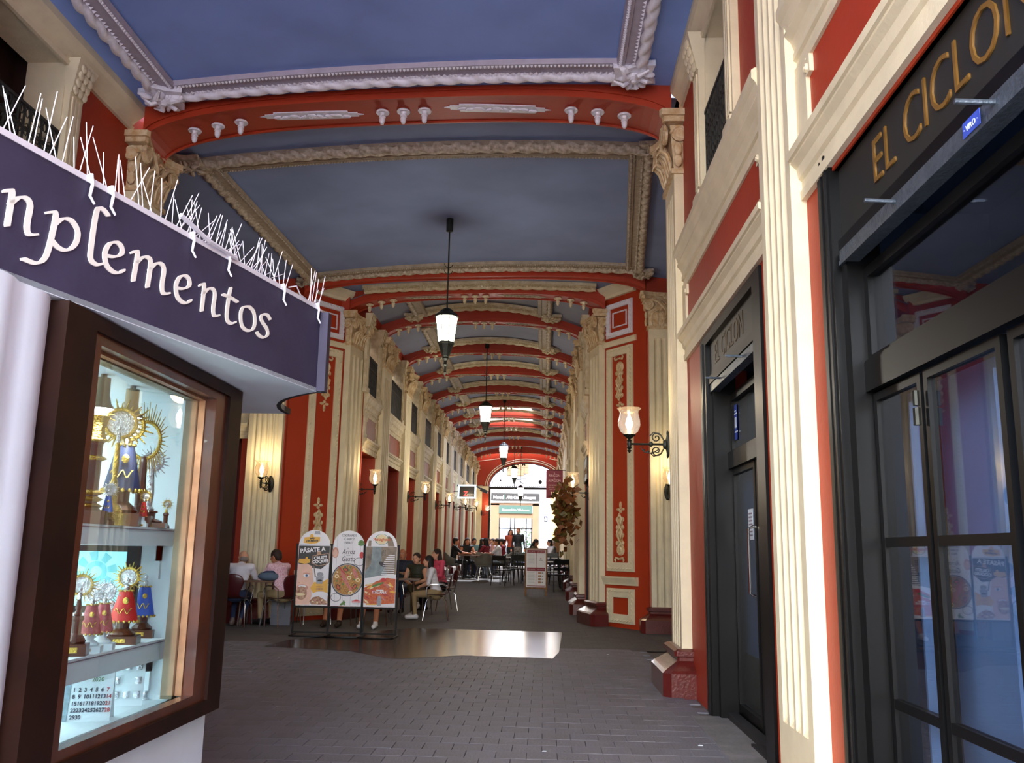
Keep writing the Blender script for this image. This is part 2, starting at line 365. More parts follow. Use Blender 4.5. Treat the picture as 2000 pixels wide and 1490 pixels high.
def rib(x0, x1, yl, yr, dep, zs, zc, ztop, knobs=True, silver=False, n=36, name='rib'):
    mb = MB(); hw = (x1-x0)/2; cx = (x0+x1)/2; pts = []
    for i in range(n+1):
        u = -math.cos(PI*i/n); x = cx+hw*u; Y = yl+(yr-yl)*(x-x0)/(x1-x0); pts.append((x, Y, arch_z(u, zs, zc), u))
    for (xa, Ya, za, ua), (xb, Yb, zb, ub) in zip(pts, pts[1:]):
        mb.hexa([(xa, Ya, za), (xb, Yb, zb), (xb, Yb+dep, zb), (xa, Ya+dep, za)], [(xa, Ya, ztop), (xb, Yb, ztop), (xb, Yb+dep, ztop), (xa, Ya+dep, ztop)])
    # raised fillets along both edges of the soffit and on the face
    for off in (.0, dep-.03):
        mb.path([(0, 0), (.03, 0), (.03, -.02), (0, -.02)], [((x, Y+off, z), (0, 1, 0), (0, 0, 1)) for x, Y, z, u in pts])
    mb.path([(0, 0), (-.018, 0), (-.018, .025), (0, .025)], [((x, Y, z+.05), (0, 1, 0), (0, 0, 1)) for x, Y, z, u in pts])
    rb = mb.obj(name, 'red', ceiling)
    def place(me, x, nm):
        u = (x-cx)/hw; z = arch_z(u, zs, zc); z2 = arch_z(u+.01, zs, zc); a = math.atan2(z2-z, .01*hw)
        o = bpy.data.objects.new(nm, me); C.objects.link(o); o.parent = rb; o.location = (x, yl+(yr-yl)*(x-x0)/(x1-x0)+dep/2, z+.004); return o, a
    if knobs:
        s = hw/2.72
        for c0, st in ((-2.02, .255), (0, .225), (2.02, .27)):
            for k in (-1, 0, 1): place(knob_me if silver else knob_me2, cx+(c0+k*st)*s, 'knob')
        for c0 in (-.99, .99):
            o, a = place(pl_me if silver else pl_me2, cx+c0*s, 'plaque'); o.rotation_euler = (0, -a, 0); o.scale = (s*1.05, 1 if silver else .7, 1)
    return rb
# near rib (skewed a little across the passage)
rib(-4.62, 1.3, 9.27, 8.83, .62, 5.82, 6.22, 6.6, silver=True)
rib(-4.55, 1.75, 15.95, 15.45, .22, 5.95, 6.27, 6.7, knobs=False)
rib(-3.97, 1.12, 16.97, 16.62, .45, 5.85, 6.27, 6.9)
for i, Y in enumerate(YR[1:]):
    rib(-3.7, .87, Y-.18, Y, .32, 5.82, 6.36, 6.9)
# ---- moulded panel frames
def rope(mb, pts, r, pitch=.22, n=9, lobes=3):
    pts = [V(p) for p in pts]; s = 0; t0 = (pts[1]-pts[0]).normalized(); u = t0.orthogonal().normalized(); vs = []
    for i, p in enumerate(pts):
        if i: s += (p-pts[i-1]).length
        t = (pts[min(i+1, len(pts)-1)]-pts[max(i-1, 0)]).normalized(); u = (u-t*u.dot(t)).normalized(); w_ = t.cross(u)
        for j in range(n):
            a = 2*PI*j/n; rr = r*(.64+.44*abs(math.cos(lobes*.5*(a-2*PI*s/pitch/lobes)))); vs.append(p+(u*math.cos(a)+w_*math.sin(a))*rr)
    return mb.add(vs, [(i*n+j, i*n+(j+1) % n, (i+1)*n+(j+1) % n, (i+1)*n+j) for i in range(len(pts)-1) for j in range(n)])
def resample(pts, d):
    out = [V(pts[0])]; acc = 0
    for a, b in zip(pts, pts[1:]):
        a, b = V(a), V(b); L = (b-a).length; k = max(1, int(L/d))
        out += [a.lerp(b, (i+1)/k) for i in range(k)]
    return out
def frame_run(parent, pts, N, side, m, detail=True, wd=1.0):
    """one straight or arched run; pts along the run on the vault, side = unit vector from rope (outer) to inner bead"""
    side = V(side); dn = V((0, 0, -1))
    fb = MB(); prof = [(0, 0), (0, .05), (.02, .06), (.22, .035), (.23, .055), (.3, .055), (.31, 0)]
    prof = [(a*wd, b) for a, b in prof]
    fb.path(prof, [(p, side, dn) for p in pts])
    f = fb.obj('panel_frame', {'silver': 'silverflat', 'taupe': 'taupeflat'}.get(m, m), parent, smooth=False)
    rp = MB(); rope(rp, resample([V(p)+side*(.055*wd)+dn*.055 for p in pts], .03 if detail else .06), .062*wd, .24 if detail else .3, 14, 2)
    rp.obj('rope_moulding', m, f, smooth=True)
    if detail:
        tb = MB(); L = resample([V(p)+side*(.125*wd)+dn*.062 for p in pts], .01); step = 6
        for i in range(0, len(L)-step, step):
            a, b = L[i], L[i+step]; t = (b-a); tb.add([a, a+t*.9, a+t*.45+side*.035, a+t*.45+dn*.022+side*.008], [(0, 1, 3), (1, 2, 3), (2, 0, 3)])
        L = resample([V(p)+side*(.275*wd)+dn*.06 for p in pts], .01)
        for i in range(0, len(L)-4, 4):
            a = L[i]; t = (L[i+4]-a).normalized()*.014; q = side*.018
            tb.add([a-t-q, a+t-q, a+t+q, a-t+q, a+dn*.022], [(0, 1, 4), (1, 2, 4), (2, 3, 4), (3, 0, 4)])
        tag(tb.obj('bead_row', m, f), kind='stuff')
    return f
def corner_orn(parent, p, m, s=1.0, a=0):
    o = MB(); rr = random.Random(5)
    o.prism([(.02, -.16), (.16, -.17), (.14, 0), (.19, .12), (.05, .14), (0, .2), (-.06, .14), (-.18, .16), (-.15, 0), (-.18, -.13), (-.05, -.12)], (0, 0, 0), (1, 0, 0), (0, 1, 0), (0, 0, -1), .05)
    for i in range(10):
        q = rr.uniform(0, 2*PI); d_ = rr.uniform(.05, .15)
        o.ball((math.cos(q)*d_, math.sin(q)*d_, -.06), .055, .022, .03, 8, 5, Matrix.Rotation(q+rr.uniform(-.5, .5), 3, 'Z'))
    for k in range(5):
        q = 2*PI*k/5; o.tube([(math.cos(q)*.03, math.sin(q)*.03, -.07), (math.cos(q)*.1, math.sin(q)*.1, -.1), (math.cos(q+.4)*.17, math.sin(q+.4)*.17, -.07)], [.018, .022, .008], 6)
    o.lathe([(.06, -.05), (.062, -.08), (.04, -.1), (.03, -.09), (.02, -.11), (.001, -.115)], 10)
    b = o.obj('corner_rosette', m, parent, smooth=True); b.location = p; b.scale = (s, s, s); b.rotation_euler = (0, 0, a); return b
def vpts(zone, xa, xb, yf, n=24, off=.0): return [(xa+(xb-xa)*i/n, yf(xa+(xb-xa)*i/n), vz(zone, xa+(xb-xa)*i/n)-off) for i in range(n+1)]
# near bay: big silver frame, three sides in view
pR = atZ(1238, 148, 6.17); pL = atZ(320, 190, 6.17)
yF = lambda x: pR.y+(pL.y-pR.y)*(x-pR.x)/(pL.x-pR.x)
frame_run(ceiling, vpts('near', pL.x, pR.x, lambda x: yF(x)+.12), None, (0, -1, 0), 'silver')
frame_run(ceiling, [(pR.x+.12, y_, vz('near', pR.x+.12)) for y_ in (pR.y, 6.5, 4.5)], None, (-1, 0, 0), 'silver')
frame_run(ceiling, [(pL.x-.12, y_, vz('near', pL.x-.12)) for y_ in (pL.y, 6.5, 4.5)], None, (1, 0, 0), 'silver')
corner_orn(ceiling, (pR.x, pR.y, vz('near', pR.x)-.03), 'silver', 1.25); corner_orn(ceiling, (pL.x, pL.y, vz('near', pL.x)-.03), 'silver', 1.35, 2)
# crossing
a_ = atZ(372, 318, 6.2); b_ = atZ(1278, 292, 6.2); c_ = atZ(1256, 532, 6.2); d_ = atZ(600, 552, 6.2)
frame_run(ceiling, vpts('cross', a_.x, b_.x, lambda x: a_.y+(b_.y-a_.y)*(x-a_.x)/(b_.x-a_.x)), None, (0, 1, 0), 'taupe', wd=1.3)
frame_run(ceiling, vpts('cross', d_.x, c_.x, lambda x: d_.y+(c_.y-d_.y)*(x-d_.x)/(c_.x-d_.x)), None, (0, -1, 0), 'taupe')
frame_run(ceiling, [(b_.x+(c_.x-b_.x)*t, b_.y+(c_.y-b_.y)*t, vz('cross', b_.x+(c_.x-b_.x)*t)) for t in (0, .25, .5, .75, 1)], None, (-1, 0, 0), 'taupe')
frame_run(ceiling, [(a_.x+(d_.x-a_.x)*t, a_.y+(d_.y-a_.y)*t, vz('cross', a_.x+(d_.x-a_.x)*t)) for t in (0, .25, .5, .75, 1)], None, (1, 0, 0), 'taupe')
for q, s in ((a_, 1.3), (b_, 1), (c_, 1.1), (d_, 1.1)): corner_orn(ceiling, (q.x, q.y, vz('cross', q.x)-.04), 'taupe', s, q.x)
frame_run(ceiling, vpts('cross', -3.6, .93, lambda x: 16.72-.07*(x+1.4), off=.0), None, (0, -1, 0), 'creamdirt', wd=.9)
frame_run(ceiling, vpts('cross', -3.9, 1.2, lambda x: 16.02-.07*(x+1.4), off=.0), None, (0, 1, 0), 'creamdirt', detail=False, wd=.5)
# passage bays
for i in range(len(YR)-1):
    y0, y1 = YR[i], YR[i+1]; det = i < 3; mm = 'creamdirt'
    if i < 8:
        f = frame_run(ceiling, vpts('cor', -2.95, .11, lambda x: y1-.28, 18, .02), None, (0, -1, 0), mm, det)
        if i not in skyl:
            frame_run(ceiling, vpts('cor', -2.95, .11, lambda x: y0+.75, 18, .02), None, (0, 1, 0), mm, False)
        for x in (-2.95, .11):
            frame_run(ceiling, [(x, y0+.75, vz('cor', x)-.02), (x, y1-.28, vz('cor', x)-.02)], None, (1 if x < -1 else -1, 0, 0), 'taupe', False)
            corner_orn(ceiling, (x, y1-.32, vz('cor', x)-.05), mm, 1.2, i+x)
# ================================================================== WALLS
class WB(MB):  # d = distance from the wall plane into the passage
    def __init__(s, X, side): super().__init__(); s.X = X; s.k = side   # side +1: left wall (passage on +x), -1: right wall
    def p(s, d, y, z): return (s.X+s.k*d, y, z)
    def b(s, d0, d1, y0, y1, z0, z1):
        x0, x1 = sorted((s.X+s.k*d0, s.X+s.k*d1)); return s.box(x0, x1, y0, y1, z0, z1)
    def run(s, prof, y0, y1):  # prof in (d,z)
        return s.path([(a, b) for a, b in prof], [((s.X, y0, 0), (s.k, 0, 0), (0, 0, 1)), ((s.X, y1, 0), (s.k, 0, 0), (0, 0, 1))])
# ---- pilaster (origin at wall plane, protrudes +x, runs 0..L in y)
def shaft_mb(L, P, z0=.3, z1=5.25, nf=4, n=7):
    mb = MB(); ys = []; mg = .07; fw = (L-2*mg)/nf; g = fw*.74
    ys.append((0, 0))
    for k in range(nf):
        a = mg+fw*k+(fw-g)/2
        for j in range(n+1): ys.append((a+g*j/n, 1-abs(2*j/n-1)**2.2))
    ys.append((L, 0)); zs = [(0, 0), (z0+.1, 0), (z0+.105, .25), (z0+.14, .8), (z0+.19, 1), (z1-.27, 1), (z1-.22, .8), (z1-.185, .25), (z1-.18, 0), (z1, 0)]
    vs = [(P-.034*d*gz**.8, y, z) for z, gz in zs for y, d in ys]; m = len(ys)
    fs = [(i*m+j, i*m+j+1, (i+1)*m+j+1, (i+1)*m+j) for i in range(len(zs)-1) for j in range(m-1)]
    mb.add(vs, fs)
    mb.add([(0, 0, 0), (P, 0, 0), (P, 0, z1), (0, 0, z1), (0, L, 0), (P, L, 0), (P, L, z1), (0, L, z1)], [(0, 1, 2, 3), (4, 7, 6, 5), (3, 2, 6, 7)])
    return mb
def spiral(c, U, W, r0, turns=2.1, n=26, s=1): return [V(c)+V(U)*(s*r0*(1-.82*i/n)*math.cos(2*PI*turns*i/n))+V(W)*(r0*(1-.82*i/n)*math.sin(2*PI*turns*i/n)) for i in range(n+1)]
def capital_mb(L, P, h=.65, z0=5.25):
    mb = MB(); zt = z0+h; ov = .13
    # necking, bell
    mb.box(-.02, P+.03, -.03, L+.03, z0-.02, z0+.035)
    mb.hexa([(0, 0, z0+.03), (P, 0, z0+.03), (P, L, z0+.03), (0, L, z0+.03)], [(0, -.03, zt-.12), (P+.04, -.03, zt-.12), (P+.04, L+.03, zt-.12), (0, L+.03, zt-.12)])
    # abacus: concave long side, stepped
    for (e, za, zb) in ((0, zt-.13, zt-.07), (.03, zt-.07, zt)):
        n = 10; pl = [(0, -ov-e)]+[(P+ov+e-.02, -ov-e)]+[(P+ov+e-(.11)*math.sin(PI*i/n)**.6, -ov*.6-e+(L+1.2*ov+2*e)*i/n) for i in range(n+1)]+[(P+ov+e-.02, L+ov+e), (0, L+ov+e)]
        mb.prism(pl, (0, 0, za), (1, 0, 0), (0, 1, 0), (0, 0, 1), zb-za)
    # corner volutes on the long side and on the short sides
    for y, s in ((.06, 1), (L-.06, -1)):
        c = (P+.1, y-s*.07, zt-.24)
        mb.tube(spiral(c, (0, 1, 0), (0, 0, 1), .1, s=-s), [.028-.0007*i for i in range(27)], 6)
        mb.lathe([(.095, -.03), (.1, 0), (.07, .012), (.001, .012)], 14, c, R=Matrix.Rotation(PI/2, 3, 'Y'))
        mb.tube([(P+.06, y+s*.28, z0+.2), (P+.09, y+s*.22, z0+.34), (P+.1, y+s*.1, z0+.47), (P+.11, y-s*.02, z0+.51)], [.015, .03, .03, .025], 6)
        c2 = (P*.45, -.065 if s > 0 else L+.065, zt-.24)
        mb.tube(spiral(c2, (1, 0, 0), (0, 0, 1), .085, s=1), [.024-.0006*i for i in range(27)], 6)
        mb.lathe([(.08, -.03), (.085, 0), (.06, .01), (.001, .01)], 12, c2, R=Matrix.Rotation(s*PI/2, 3, 'X'))
        # inner small scrolls
        mb.tube(spiral((P+.06, L/2-s*.09, zt-.2), (0, 1, 0), (0, 0, 1), .055, 1.6, 18, s=s), .015, 5)
        for k in range(2): mb.ball((P*.4+.02, (-.045 if s > 0 else L+.045), z0+.12+k*.13), .05, .03, .075, 8, 5)
    # leaves
    def leaf(c, s, w_=.12):
        c = V(c); pts = [(0, 0), (.02, .1), (.05, .2), (.11, .25), (.14, .22)]
        vs = []; 
        for j, (o_, z) in enumerate(pts):
            ww = w_*(.6, 1, .9, .6, .25)[j]
            for q in (-1, -.5, 0, .5, 1): vs.append(c+V((o_*s+.02*(1-abs(q)), q*ww, z*s)))
        mb.add(vs, [(i*5+j, i*5+j+1, (i+1)*5+j+1, (i+1)*5+j) for i in range(4) for j in range(4)])
        for q in (-.7, 0, .7): mb.tube([c+V((.02+pts[j][0]*s, q*w_*(.7, 1, .9, .6, .3)[j], pts[j][1]*s)) for j in range(5)], [.01, .016, .018, .018, .01], 5)
    n = max(2, round(L/.3))
    for i in range(n): leaf((P, L*(i+.5)/n, z0+.03), 1.0, L/n*.5)
    for i in range(n-1): leaf((P, L*(i+1)/n, z0+.2), .9, L/n*.38)
    # rosette
    cz = (P+ov-.09, L/2, zt-.07)
    for k in range(6):
        a = 2*PI*k/6; mb.ball((cz[0], cz[1]+.04*math.cos(a), cz[2]+.04*math.sin(a)), .02, .026, .026, 6, 4)
    mb.ball(cz, .035, .02, .02, 6, 4)
    return mb
def base_mb(L, P, h=.42):
    mb = MB()
    def ring(e, z, c): return [(0, -e, z), (P+e-c, -e, z), (P+e, -e+c, z), (P+e, L+e-c, z), (P+e-c, L+e, z), (0, L+e, z)]
    R = [ring(.2, -.02, .07), ring(.2, h*.5, .07), ring(.17, h*.56, .06), ring(.05, h*.74, .02), ring(.05, h*.82, .02), ring(.08, h*.85, .02), ring(.08, h*.95, .02), ring(.04, h, .01)]
    vs = [p for r_ in R for p in r_]
    fs = [(i*6+j, i*6+j+1, (i+1)*6+j+1, (i+1)*6+j) for i in range(len(R)-1) for j in range(5)]+[tuple(range(42, 48))]
    return mb.add(vs, fs)
_pc = {}
def pilaster(wall, X, side, y0, L, P, base=0.0, capm='stone', z1=5.25, rz=None, nf=4, hascap=True, sm='cream'):
    key = (round(L, 3), round(P, 3), capm, nf, sm)
    if key not in _pc:
        _pc[key] = [shaft_mb(L, P, nf=nf).obj('pilaster', sm), capital_mb(L, P).obj('capital', capm, smooth=True), base_mb(L, P).obj('pedestal', 'maroon')]
        tmpl = [o.data for o in _pc[key]]
        for o in _pc[key]: bpy.data.objects.remove(o)
        _pc[key] = tmpl
    a, b, c = _pc[key]
    s = bpy.data.objects.new('pilaster', a); C.objects.link(s); s.parent = wall
    if rz is None:
        if side > 0: s.location = (X, y0, 0)
        else: s.location = (X, y0+L, 0); s.rotation_euler = (0, 0, PI)
    else: s.location = (X, y0, 0); s.rotation_euler = (0, 0, rz)
    if hascap: q = bpy.data.objects.new('capital', b); C.objects.link(q); q.parent = s
    q = bpy.data.objects.new('pedestal', c); C.objects.link(q); q.parent = s; q.location = (0, 0, base)
    return s
PR_LINT = [(0, 3.22), (.03, 3.22), (.035, 3.27), (.022, 3.28), (.022, 3.33), (.04, 3.345), (.05, 3.4), (.08, 3.43), (.08, 3.445), (.095, 3.45), (.1, 3.49), (0, 3.5)]
PR_CORN = [(0, 3.95), (.03, 3.95), (.035, 4.0), (.022, 4.012), (.022, 4.05), (.04, 4.06), (.04, 4.1), (.028, 4.11), (.05, 4.17), (.085, 4.21), (.085, 4.225), (.07, 4.23), (.095, 4.3), (.12, 4.33), (.12, 4.385), (.1, 4.4), (0, 4.42)]
def railing_mb(wb, y0, y1, z0, z1, d=.06, fine=True):
    wb.b(d-.015, d+.015, y0, y1, z1-.03, z1); wb.b(d-.012, d+.012, y0, y1, z0, z0+.03)
    n = max(3, int((y1-y0)/.09)); zm = z0+(z1-z0)*.72
    wb.b(d-.008, d+.008, y0, y1, zm-.012, zm+.012)
    for i in range(n+1):
        y = y0+(y1-y0)*i/n; wb.b(d-.008, d+.008, y-.008, y+.008, z0, z1)
        if i < n and fine:
            for k in range(5):
                z = z0+.08+(z1-z0-.16)*k/4; yc = y+(y1-y0)/n/2
                a = [wb.p(d, yc+.028*math.cos(t*PI/3), z+.045*math.sin(t*PI/3)) for t in range(7)]; wb.tube(a, .007, 4)
                wb.tube([wb.p(d, yc-.03, z+.05), wb.p(d+.01, yc, z+.07), wb.p(d, yc+.03, z+.05)], .006, 4)
        elif i < n: wb.b(d-.004, d+.004, y+.015, y+(y1-y0)/n-.015, z0+.04, z1-.06)
def bay(wall, X, side, y0, y1, win=None, near=False, zup=6.3, dirt='creamdirt', lint=True, redpanel='panelbrown', room='brownroom'):
    """elements of one bay over its opening, between pilasters"""
    q = WB(X, side); q.run(PR_LINT, y0, y1); q.obj('lintel_moulding', dirt, wall)
    q = WB(X, side); q.run(PR_CORN, y0-.03, y1+.03); q.obj('cornice', dirt, wall)
    q = WB(X, side)  # eared frame of the panel between lintel and cornice
    for s, ya in ((1, y0), (-1, y1)):
        A = sorted((ya, ya+s*.2)); q.b(.0, .035, A[0], A[1], 3.49, 3.96)
        A = sorted((ya+s*.2, ya+s*.27)); q.b(.0, .035, A[0], A[1], 3.5, 3.6); q.b(.0, .035, A[0], A[1], 3.85, 3.95)
        for z in (3.56, 3.89): q.lathe([(.026, 0), (.022, .014), (.012, .01), (.001, .018)], 8, q.p(.035, ya+s*.22, z), R=Matrix.Rotation(side*PI/2, 3, 'Y'))
    q.obj('eared_frame', dirt, wall)
    q = WB(X, side); q.b(.0, .012, y0+.2, y1-.2, 3.49, 3.96); q.obj('painted_panel', redpanel, wall)
    if win:
        a, b = win
        q = WB(X, side)  # slim pilasters beside the upper opening
        for ya in (a-.24, b):
            q.b(0, .06, ya, ya+.24, 4.42, 6.0)
            for k in range(3): q.b(.06, .075, ya+.04+k*.06, ya+.075+k*.06, 4.55, 5.65)
            q.b(0, .09, ya-.02, ya+.26, 4.4, 4.5)
        q.obj('slim_pilaster', dirt, wall)
        q = WB(X, side)
        for ya in (a-.24, b):
            q.hexa([q.p(0, ya, 5.68), q.p(.07, ya, 5.68), q.p(.07, ya+.24, 5.68), q.p(0, ya+.24, 5.68)], [q.p(0, ya-.06, 6.02), q.p(.16, ya-.06, 6.02), q.p(.16, ya+.3, 6.02), q.p(0, ya+.3, 6.02)])
            for k in range(4 if near else 2):
                for j in range(3): q.ball(q.p(.09+.02*k, ya+.04+j*.08, 5.72+k*.075), .025, .045, .05, 7, 5)
        q.obj('slim_capital', dirt, wall, smooth=True)
        q = WB(X, side); railing_mb(q, a+.01, b-.01, 4.4, 5.25, .0 if near else .03, near); q.obj('railing', 'railing', wall)
        q = WB(X, side); q.b(-.4, .0, a, a+.015, 4.42, 6.0); q.b(-.4, .0, b-.015, b, 4.42, 6.0); q.b(-.4, 0, a, b, 5.985, 6.0); q.b(-.4, 0, a, b, 4.42, 4.43); q.obj('reveal', dirt, wall)
        q = WB(X, side)  # recess behind the opening
        q.b(-.62, -.6, a-.1, b+.1, 4.3, 6.2); q.b(-.6, -.4, a-.12, a-.1, 4.3, 6.2); q.b(-.6, -.4, b+.1, b+.12, 4.3, 6.2); q.obj('recess', room, wall)

# ---------------------------------------------------------------- right wall (near part, X = 1.42)
XR = 1.42
wr = WB(XR, -1)
def wall_bay(wb, y0, y1, op, win, z_op=3.2, ztop=6.35, t=.4):
    """solid wall with a lower opening op=(a,b) and an upper opening win=(a,b)"""
    if op:
        if op[0] > y0: wb.b(-t, 0, y0, op[0], -.02, 3.5)
        if op[1] < y1: wb.b(-t, 0, op[1], y1, -.02, 3.5)
        wb.b(-t, 0, op[0], op[1], z_op, 3.5)
    else: wb.b(-t, 0, y0, y1, -.02, 3.5)
    wb.b(-t, 0, y0, y1, 3.5, 4.42)
    if win:
        if win[0] > y0: wb.b(-t, 0, y0, win[0], 4.42, ztop)
        if win[1] < y1: wb.b(-t, 0, win[1], y1, 4.42, ztop)
        wb.b(-t, 0, win[0], win[1], 6.0, ztop)
    else: wb.b(-t, 0, y0, y1, 4.42, ztop)
wall_bay(wr, .3, 4.68, (.9, 4.43), None)
wall_bay(wr, 4.68, 9.5, (5.72, 8.01), (6.4, 7.55)); wr.b(-.4, 0, -1.8, .3, 0, 6.3)
wr.b(-6.6, -.4, 9.3, 9.5, -.02, 6.3)     # return wall of the right arm
wall_right = structure('wall_right', wr, 'red')
pilaster(wall_right, XR, -1, 8.86, .66, .1, capm='stone')
pilaster(wall_right, XR, -1, 4.68, .66, .085, capm='stone', base=-.27)
bay(wall_right, XR, -1, 5.36, 8.86, (6.4, 7.55), near=True, dirt='cream', room='white', redpanel='red')
bay(wall_right, XR, -1, .9, 4.68, None, near=True, dirt='cream', redpanel='red')
# deep cornice where wall meets ceiling
CC = [(0, 5.96), (.03, 5.96), (.04, 6.0), (.025, 6.02), (.06, 6.07), (.11, 6.12), (.13, 6.16), (.13, 6.24), (0, 6.26)]
q = WB(XR, -1); q.run(CC, 0, 8.84); q.obj('cornice', 'cream', wall_right)
# ---- crossing and chamfered piers
def pier(wall, A, B, z1=6.1):
    """panelled face from A (passage side) to B; outward normal faces the camera"""
    A, B = V((*A, 0)), V((*B, 0)); U = (B-A); L = U.length; U.normalize(); N = U.cross(V((0, 0, 1)))
    if N.y > 0: N = -N
    W = V((0, 0, 1))
    def rect_frame(s0, s1, za, zb, wd, t, nm, m, ropew=True):
        f = MB()
        for (a0, a1, b0, b1) in ((s0, s1, za, za+wd), (s0, s1, zb-wd, zb), (s0, s0+wd, za+wd, zb-wd), (s1-wd, s1, za+wd, zb-wd)):
            f.prism([(a0, b0), (a1, b0), (a1, b1), (a0, b1)], A, U, W, N, t)
            o_ = .022
            f.prism([(a0+o_*.4, b0+o_*.4), (a1-o_*.4, b0+o_*.4), (a1-o_*.4, b1-o_*.4), (a0+o_*.4, b1-o_*.4)], A+N*t, U, W, N, .008)
        o = f.obj(nm, m, wall)
        if ropew:
            g = MB(); e = wd*.3; c = [(s0+e, za+e), (s1-e, za+e), (s1-e, zb-e), (s0+e, zb-e)]
            for i in range(4):
                p, q_ = c[i], c[(i+1) % 4]; n = max(2, int(math.hypot(q_[0]-p[0], q_[1]-p[1])/.075)); dx, dz = (q_[0]-p[0])/n, (q_[1]-p[1])/n
                for k in range(n):
                    x, z = p[0]+dx*k, p[1]+dz*k; l = math.hypot(dx, dz); ux, uz = dx/l, dz/l; nx, nz = -uz, ux
                    a_ = A+U*(x+ux*.01-nx*.014)+W*(z+uz*.01-nz*.014)+N*(t+.012); b_ = A+U*(x+ux*(l-.01)+nx*.014)+W*(z+uz*(l-.01)+nz*.014)+N*(t+.012)
                    g.tube([a_, (a_+b_)/2+N*.008, b_], [.006, .017, .006], 5)
            g.obj('leaf_border', m, o, smooth=True)
        return o
    e = .075
    rect_frame(e, L-e, 5.32, z1-.12, .1, .03, 'upper_panel_frame', 'silver'); rect_frame(e+.17, L-e-.17, 5.5, z1-.3, .022, .02, 'inner_bead', 'silver', False)
    rect_frame(e, L-e, .98, 5.1, .155, .03, 'tall_panel_frame', 'cream'); rect_frame(e, L-e, .08, .68, .155, .03, 'low_panel_frame', 'cream')
    for nm, prof in (('dado_moulding', [(0, .74), (.03, .74), (.035, .77), (.05, .8), (.08, .86), (.08, .88), (0, .89)]), ('neck_moulding', [(0, 5.15), (.03, 5.15), (.05, 5.2), (.05, 5.25), (0, 5.27)]),
                     ('pier_cornice', [(0, z1), (.06, z1), (.08, z1+.05), (.16, z1+.12), (.2, z1+.2), (0, z1+.2)])):
        g = MB(); m_ = MB(); e2 = .06 if nm == 'dado_moulding' else 0
        g.path([(a, b) for a, b in prof], [(A-U*.02, N, W), (B+U*.02, N, W)]); g.obj(nm, 'cream', wall)
    # scroll ornaments at both ends of the tall panel
    for s in (1, -1):
        g = MB(); z = 1.2 if s > 0 else 4.88; c = L/2
        P_ = lambda x, zz, n_=.035: A+U*(c+x)+W*(z+s*zz)+N*n_
        def disc(x, zz, r_): g.lathe([(r_, 0), (r_*1.02, .012), (r_*.8, .03), (r_*.5, .018), (r_*.3, .035), (.001, .03)], 14, A+U*(c+x)+W*(z+s*zz), R=Matrix((U, W, N)).transposed())
        for q_ in (-1, 1):
            g.tube([P_(q_*.02, 0), P_(q_*.1, .02), P_(q_*.12, -.02), P_(q_*.1, -.05)], [.02, .02, .02, .012], 6)
            g.tube([P_(q_*.07, .25), P_(-q_*.03, .36), P_(-q_*.07, .48), P_(q_*.02, .6), P_(q_*.06, .7), P_(-q_*.01, .8)], .018, 6)
            for k in range(4): g.ball(P_(q_*.085, .28+.14*k, .02), .024, .024, .04, 6, 5)
        disc(0, .16, .105); disc(0, .45, .07); disc(0, .68, .055)
        g.prism([(-.06, .1*s), (.06, .1*s), (.05, .75*s), (-.05, .75*s)], A+U*c+W*z, U, W, N, .015)
        for x, zz, a_, b_ in ((-.06, .88, .05, .028), (.06, .88, .05, .028), (0, .96, .03, .07), (0, .84, .035, .03)): g.ball(P_(x, zz, .015), 1, 1, 1, 8, 6) if False else g.lathe([(1.0, 0), (.8, .02), (.001, .03)], 10, A+U*(c+x)+W*(z+s*zz), R=Matrix((U*a_, W*b_, N)).transposed())
        g.obj('scroll_ornament', 'stone', wall, smooth=True)
AR, BR, CR = (1.12, 16.75), (1.64, 16.02), (1.80, 15.78)
AL, BL, CL = (-3.97, 17.02), (-4.50, 16.3), (-4.72, 16.02)
wp_ = MB(); rr = [(AR[0], AR[1]), BR, (1.72, 15.9), CR, (1.8, 15.62), (8, 15.62), (8, 17.52), (1.12, 17.52)]
wp_.prism(rr, (0, 0, -.02), (1, 0, 0), (0, 1, 0), (0, 0, 1), 6.3)
wall_crossing_right = structure('wall_crossing_right', wp_, 'red')
pier(wall_crossing_right, AR, BR)
pilaster(wall_crossing_right, 1.82, -1, 15.62, .62, .12, rz=-PI/2)
wl_ = MB(); rr = [(-3.97, 17.74), AL, BL, (-4.62, 16.15), CL, (-4.72, 15.9), (-5.5, 15.9), (-5.5, 17.98)]
wl_.prism(rr, (0, 0, -.02), (1, 0, 0), (0, 1, 0), (0, 0, 1), 6.3)
wl_.box(-10, -5.5, 15.9, 17.1, 3.3, 6.28); wl_.box(-10, -7.6, 15.9, 17.1, 0, 3.3)
wall_crossing_left = structure('wall_crossing_left', wl_, 'red')
pier(wall_crossing_left, AL, BL)
pilaster(wall_crossing_left, -5.36, -1, 15.9, .62, .12, rz=-PI/2, nf=5)
q = MB(); q.box(-7.6, -5.5, 16.3, 16.35, 0, 3.3); q.obj('door_panel', 'darkred', wall_crossing_left)
q = MB(); q.path(PR_LINT, [((-5.4, 15.9, 0), (0, -1, 0), (0, 0, 1)), ((-9, 15.9, 0), (0, -1, 0), (0, 0, 1))])
q.path(PR_CORN, [((-5.4, 15.9, 0), (0, -1, 0), (0, 0, 1)), ((-9, 15.9, 0), (0, -1, 0), (0, 0, 1))])
q.box(-5.65, -5.4, 15.86, 15.9, 3.49, 3.96); q.box(-5.72, -5.65, 15.86, 15.9, 3.49, 3.62); q.box(-5.72, -5.65, 15.86, 15.9, 3.84, 3.96); q.obj('lintel_moulding', 'cream', wall_crossing_left)
